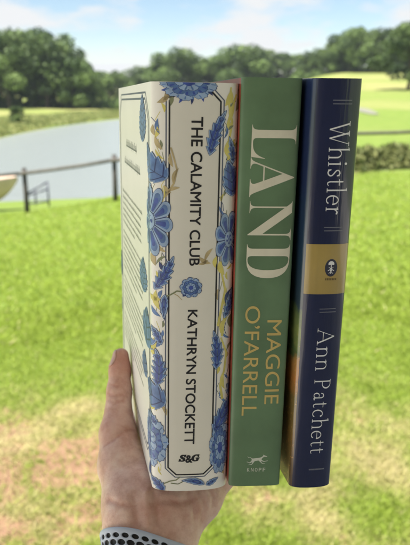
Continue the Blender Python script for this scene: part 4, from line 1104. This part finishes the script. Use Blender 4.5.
def trunk_mesh(name, h, seed):
    rd = random.Random(seed); V_, F_ = [], []
    def add(pts, r):
        v, f = beam('', pts, r, None, None, seg=8); o = len(V_); V_.extend(v); F_.extend([tuple(k + o for k in q) for q in f])
    b = [Vector((rd.uniform(-.02, .02) * h * k, rd.uniform(-.02, .02) * h * k, h * z)) for k, z in enumerate((-.02, .15, .35, .55, .75))]
    add(b, [h * .030, h * .024, h * .020, h * .014, h * .006])
    for k in range(7):
        s = b[1 + k % 3] ; a_ = k * 2.4 + rd.random(); e = s + Vector((math.cos(a_) * h * .2, math.sin(a_) * h * .2, h * rd.uniform(.14, .26))); mid = (s + e) / 2 + Vector((0, 0, -h * .02)); add([s, mid, e], [h * .012, h * .008, h * .003])
    return mesh(name, V_, F_)
KINDS = []
for k, (h, wd, low) in enumerate(((14, 11, 1.2), (13, 12, .8), (15, 10, 1.5), (12, 10, .6), (14, 13, 1.0))):
    cm = crown_mesh('crown', 5200, h, wd, low, 20 + k, .33); cm.materials.append(LEAF); tm = trunk_mesh('trunk', h, 40 + k); tm.materials.append(BARK); KINDS.append((h, cm, tm))
ORD = ['first', 'second', 'third', 'fourth', 'fifth', 'sixth', 'seventh', 'eighth', 'ninth', 'tenth', 'eleventh', 'twelfth', 'thirteenth', 'fourteenth', 'fifteenth', 'sixteenth', 'seventeenth', 'eighteenth']
def tree(px, top_py, dist, kind, label, group, wide=1.0):
    dx_, up_ = px - CX, CY - top_py; fw = FPX * math.cos(PITCH) + up_ * math.sin(PITCH)
    x, y = dist * dx_ / fw, dist; z = gz(x, y); zt_ = EYE.z + dist / fw * (up_ * math.cos(PITCH) - FPX * math.sin(PITCH))   # the top reaches that line of sight
    h0, cm, tm = KINDS[kind % 5]; s = max(zt_ - z, 2.0) / (h0 * .985)
    t_ = empty('tree', (x, y, z), random.random() * 6.28); t_.scale = (s * wide, s * wide, s); tag(t_, label, 'tree', group)
    for nm, dat in (('crown', cm), ('trunk', tm)):
        o = bpy.data.objects.new(nm, dat); COL.objects.link(o); o.parent = t_
    return t_
rows = [
 ('front', 'bushy tree in the front row behind the pond', 'trees in front on the far bank of the pond', [(-32, 31, 128), (-16, 30, 128), (3, 33, 124), (24, 29, 130), (42, 33, 126), (58, 42, 128), (71, 58, 126), (86, 69, 132)], 1.0),
 ('dark', 'shaded tree in the second row behind the left bank', 'second row of trees on the left bank', [(-25, 36, 142), (-8, 36, 142), (14, 30, 144), (33, 32, 145), (50, 38, 143), (66, 50, 146), (80, 64, 148)], 1.05),
 ('far', 'hazy far tree of the low wood behind the books', 'trees of the low wood beyond the pond', [(96, 71, 165), (108, 72, 175), (119, 75, 180), (130, 68, 190), (143, 66, 195), (155, 66, 190), (167, 55, 185), (180, 49, 180), (193, 53, 185), (206, 59, 195), (218, 56, 190), (230, 49, 185), (243, 46, 180), (257, 46, 182), (270, 49, 186), (284, 53, 190), (297, 55, 190)], 1.15),
 ('hill', 'tree of the wood along the top of the right field', 'trees along the top of the right field', [(308, 52, 170), (319, 49, 168), (330, 42, 166), (340, 35, 165), (351, 31, 163), (362, 27, 162), (373, 29, 161), (383, 31, 163), (394, 29, 160), (405, 26, 160), (417, 25, 158), (429, 28, 158), (441, 27, 158)], 1.0),
 ('hillback', 'tree at the back of the wood above the right field', 'trees at the back of the right wood', [(314, 55, 186), (336, 44, 184), (357, 33, 182), (378, 33, 180), (399, 31, 180), (421, 28, 180), (440, 28, 180)], 1.15)]
for key, what, grp, lst, wide in rows:
    for k, (px, py, ds) in enumerate(lst):
        tree(px, py, ds, k * 3 + len(key), f'{what}, {ORD[k]} from the left', grp, wide)
tree(414, 22, 92, 1, 'nearest tall tree at the right edge of the field, cut by the picture edge', None, 1.1)
# low undergrowth that closes the wood's foot: a mass nobody could count
def brush(name, pts, size, seed, material, kind='stuff', label=None, cat=None):
    r = np.random.default_rng(seed); pts = np.array(pts); n = len(pts)
    nrm = r.normal(size=(n, 3)); nrm[:, 2] = np.abs(nrm[:, 2]) * .7; nrm /= np.linalg.norm(nrm, axis=1)[:, None]
    u = np.cross(nrm, r.normal(size=(n, 3))); u /= np.linalg.norm(u, axis=1)[:, None]; w_ = np.cross(nrm, u); s = size * (.5 + r.random(n))
    a_ = u * s[:, None]; b_ = w_ * (s * .5)[:, None]; me = fast_mesh(name, np.stack([pts - a_, pts - b_, pts + a_, pts + b_], 1), 4)
    point_attr(me, 'tint', np.repeat(r.random(n), 4)); o = link(name, me, material); tag(o, label, cat, kind=kind); return o
r = np.random.default_rng(5); pts = []
for a_, b_, d0, d1, hh, n in ((-23, -7, 126, 150, 2.6, 9000), (-9, 9, 165, 200, 3.2, 8000), (8, 23, 164, 190, 2.6, 9000)):
    az = np.radians(r.uniform(a_, b_, n)); dd = r.uniform(d0, d1, n); x, y = dd * np.tan(az), dd; hz = hh * (.55 + .45 * np.sin(az * 160) * np.cos(az * 67))
    pts.append(np.stack([x, y, ground_z(x, y) + r.random(n) * hz], 1))
brush('undergrowth', np.concatenate(pts), .45, 6, LEAF, label='dark undergrowth at the foot of the woods', cat='undergrowth')
# weeds along the fence on the right
pts = []
for k in range(150):
    u = r.random(); x0 = 3.2 + 8.0 * u; y0 = 17.0 + .33 * (x0 - 3.3) + r.normal() * .38; hh = .12 + .55 * r.random() ** 2.2; n = int(60 + 330 * hh)
    q = r.random(n); sp = .10 + .22 * r.random(); x = x0 + r.normal(size=n) * sp * (1.2 - .7 * q); y = y0 + r.normal(size=n) * sp * (1.2 - .7 * q); pts.append(np.stack([x, y, ground_z(x, y) + hh * q], 1))
WEED = leaf_mat('weed_leaves', (.095, .125, .042), (.30, .31, .12))
brush('weeds', np.concatenate(pts), .07, 8, WEED, label='loose tangle of weeds under the rail on the right', cat='weeds')
# tufts at the foot of the posts and rough grass on the far bank
BANK = leaf_mat('bank_grass', (.13, .185, .045), (.34, .34, .13), .3)
n = 26000; az = np.radians(r.uniform(-24, -4, n)); rf = 68.0 + (np.degrees(az) + 18) * 3.4; dd = (rf + r.uniform(-1.0, 22, n) * 1.0); x, y = dd * np.sin(az), dd * np.cos(az)
brush('bank_grass', np.stack([x, y, ground_z(x, y) + r.random(n) * .28], 1), .2, 9, BANK, label='tall pale grass on the far bank of the pond', cat='grass')
sh = cam_pt(12, 122, 72); gx_, gy_ = sh.x, sh.y + 2.5
cmb_ = crown_mesh('foliage', 1600, 2.2, 2.0, .05, 77, .14); cmb_.materials.append(LEAF)
b = empty('shrub', (gx_, gy_, gz(gx_, gy_))); tag(b, 'small dark shrub alone on the far bank near the left edge', 'shrub')
link('foliage', cmb_, None, b); tm = trunk_mesh('stem', 1.6, 5); tm.materials.append(BARK); link('stem', tm, None, b)

# ---------------------------------------------------------------- grass of the lawn
def blades(n, r0, r1, a0, a1, hmin, hmax, wd, seed):
    r = np.random.default_rng(seed); q = r0 * (r1 / r0) ** r.random(n); az = np.radians(r.uniform(a0, a1, n)); x, y = q * np.sin(az), q * np.cos(az)
    br = bare_f(x, y); keep = r.random(n) > br * .93; x, y, q = x[keep], y[keep], q[keep]; n = len(x); dr = dry_f(x, y)
    h = (hmin + (hmax - hmin) * r.random(n)) * (.75 + .35 * fbm(x + 50, y, 1.9)) * (1 - .25 * dr); z = ground_z(x, y)
    a_ = r.random(n) * 6.283; u = np.stack([np.cos(a_), np.sin(a_), 0 * a_], 1); lean = r.normal(size=(n, 2)) * .75
    ww = wd * (q / r0) ** .55 * (.6 + .8 * r.random(n)); base = np.stack([x, y, z - .004], 1)
    mid = base + np.stack([lean[:, 0] * h * .3, lean[:, 1] * h * .3, h * .55], 1); tip = base + np.stack([lean[:, 0] * h, lean[:, 1] * h, h], 1)
    v = np.stack([base - u * ww[:, None], base + u * ww[:, None], mid + u * (ww * .7)[:, None], tip, mid - u * (ww * .7)[:, None]], 1)
    tint = np.clip(dr * 1.0 + .14 * r.normal(size=n) + .05, 0, 1); tint = np.where(r.random(n) < .03, 1, tint); return v, np.repeat(tint, 5)
v1_, t1_ = blades(300000, 1.45, 5.5, -33, 33, .018, .046, .0014, 11); v2_, t2_ = blades(140000, 4.6, 17, -33, 33, .03, .07, .0042, 12)
me = fast_mesh('lawn_grass', np.concatenate([v1_, v2_]), 5); point_attr(me, 'tint', np.concatenate([t1_, t2_]))
GR = leaf_mat('grass_blades', (.29, .375, .055), (.56, .50, .28), .45)
e = GR.node_tree.nodes['Color Ramp'].color_ramp.elements; q = e.new(.4); q.color = (.29, .385, .065, 1); q = e.new(.7); q.color = (.43, .43, .16, 1)
tag(link('lawn_grass', me, GR), 'short bright grass of the lawn with dry tufts and bare earth', 'grass', kind='stuff')

# ---------------------------------------------------------------- haze over the fields
bm = bmesh.new(); bmesh.ops.create_cube(bm, size=1, matrix=Matrix.Translation((0, 0, 9.0)) @ Matrix.Diagonal((1440, 1440, 40, 1))); me = bpy.data.meshes.new('haze'); bm.to_mesh(me); bm.free()
hz = bpy.data.materials.new('haze'); hz.use_nodes = True; t = hz.node_tree; t.nodes.remove(t.nodes['Principled BSDF'])
pv = t.nodes.new('ShaderNodeVolumePrincipled'); pv.inputs['Color'].default_value = (.80, .88, 1, 1); pv.inputs['Density'].default_value = .00022
t.links.new(pv.outputs[0], t.nodes['Material Output'].inputs['Volume'])
tag(link('haze', me, hz), 'thin blue summer haze over the fields', 'haze', kind='stuff')
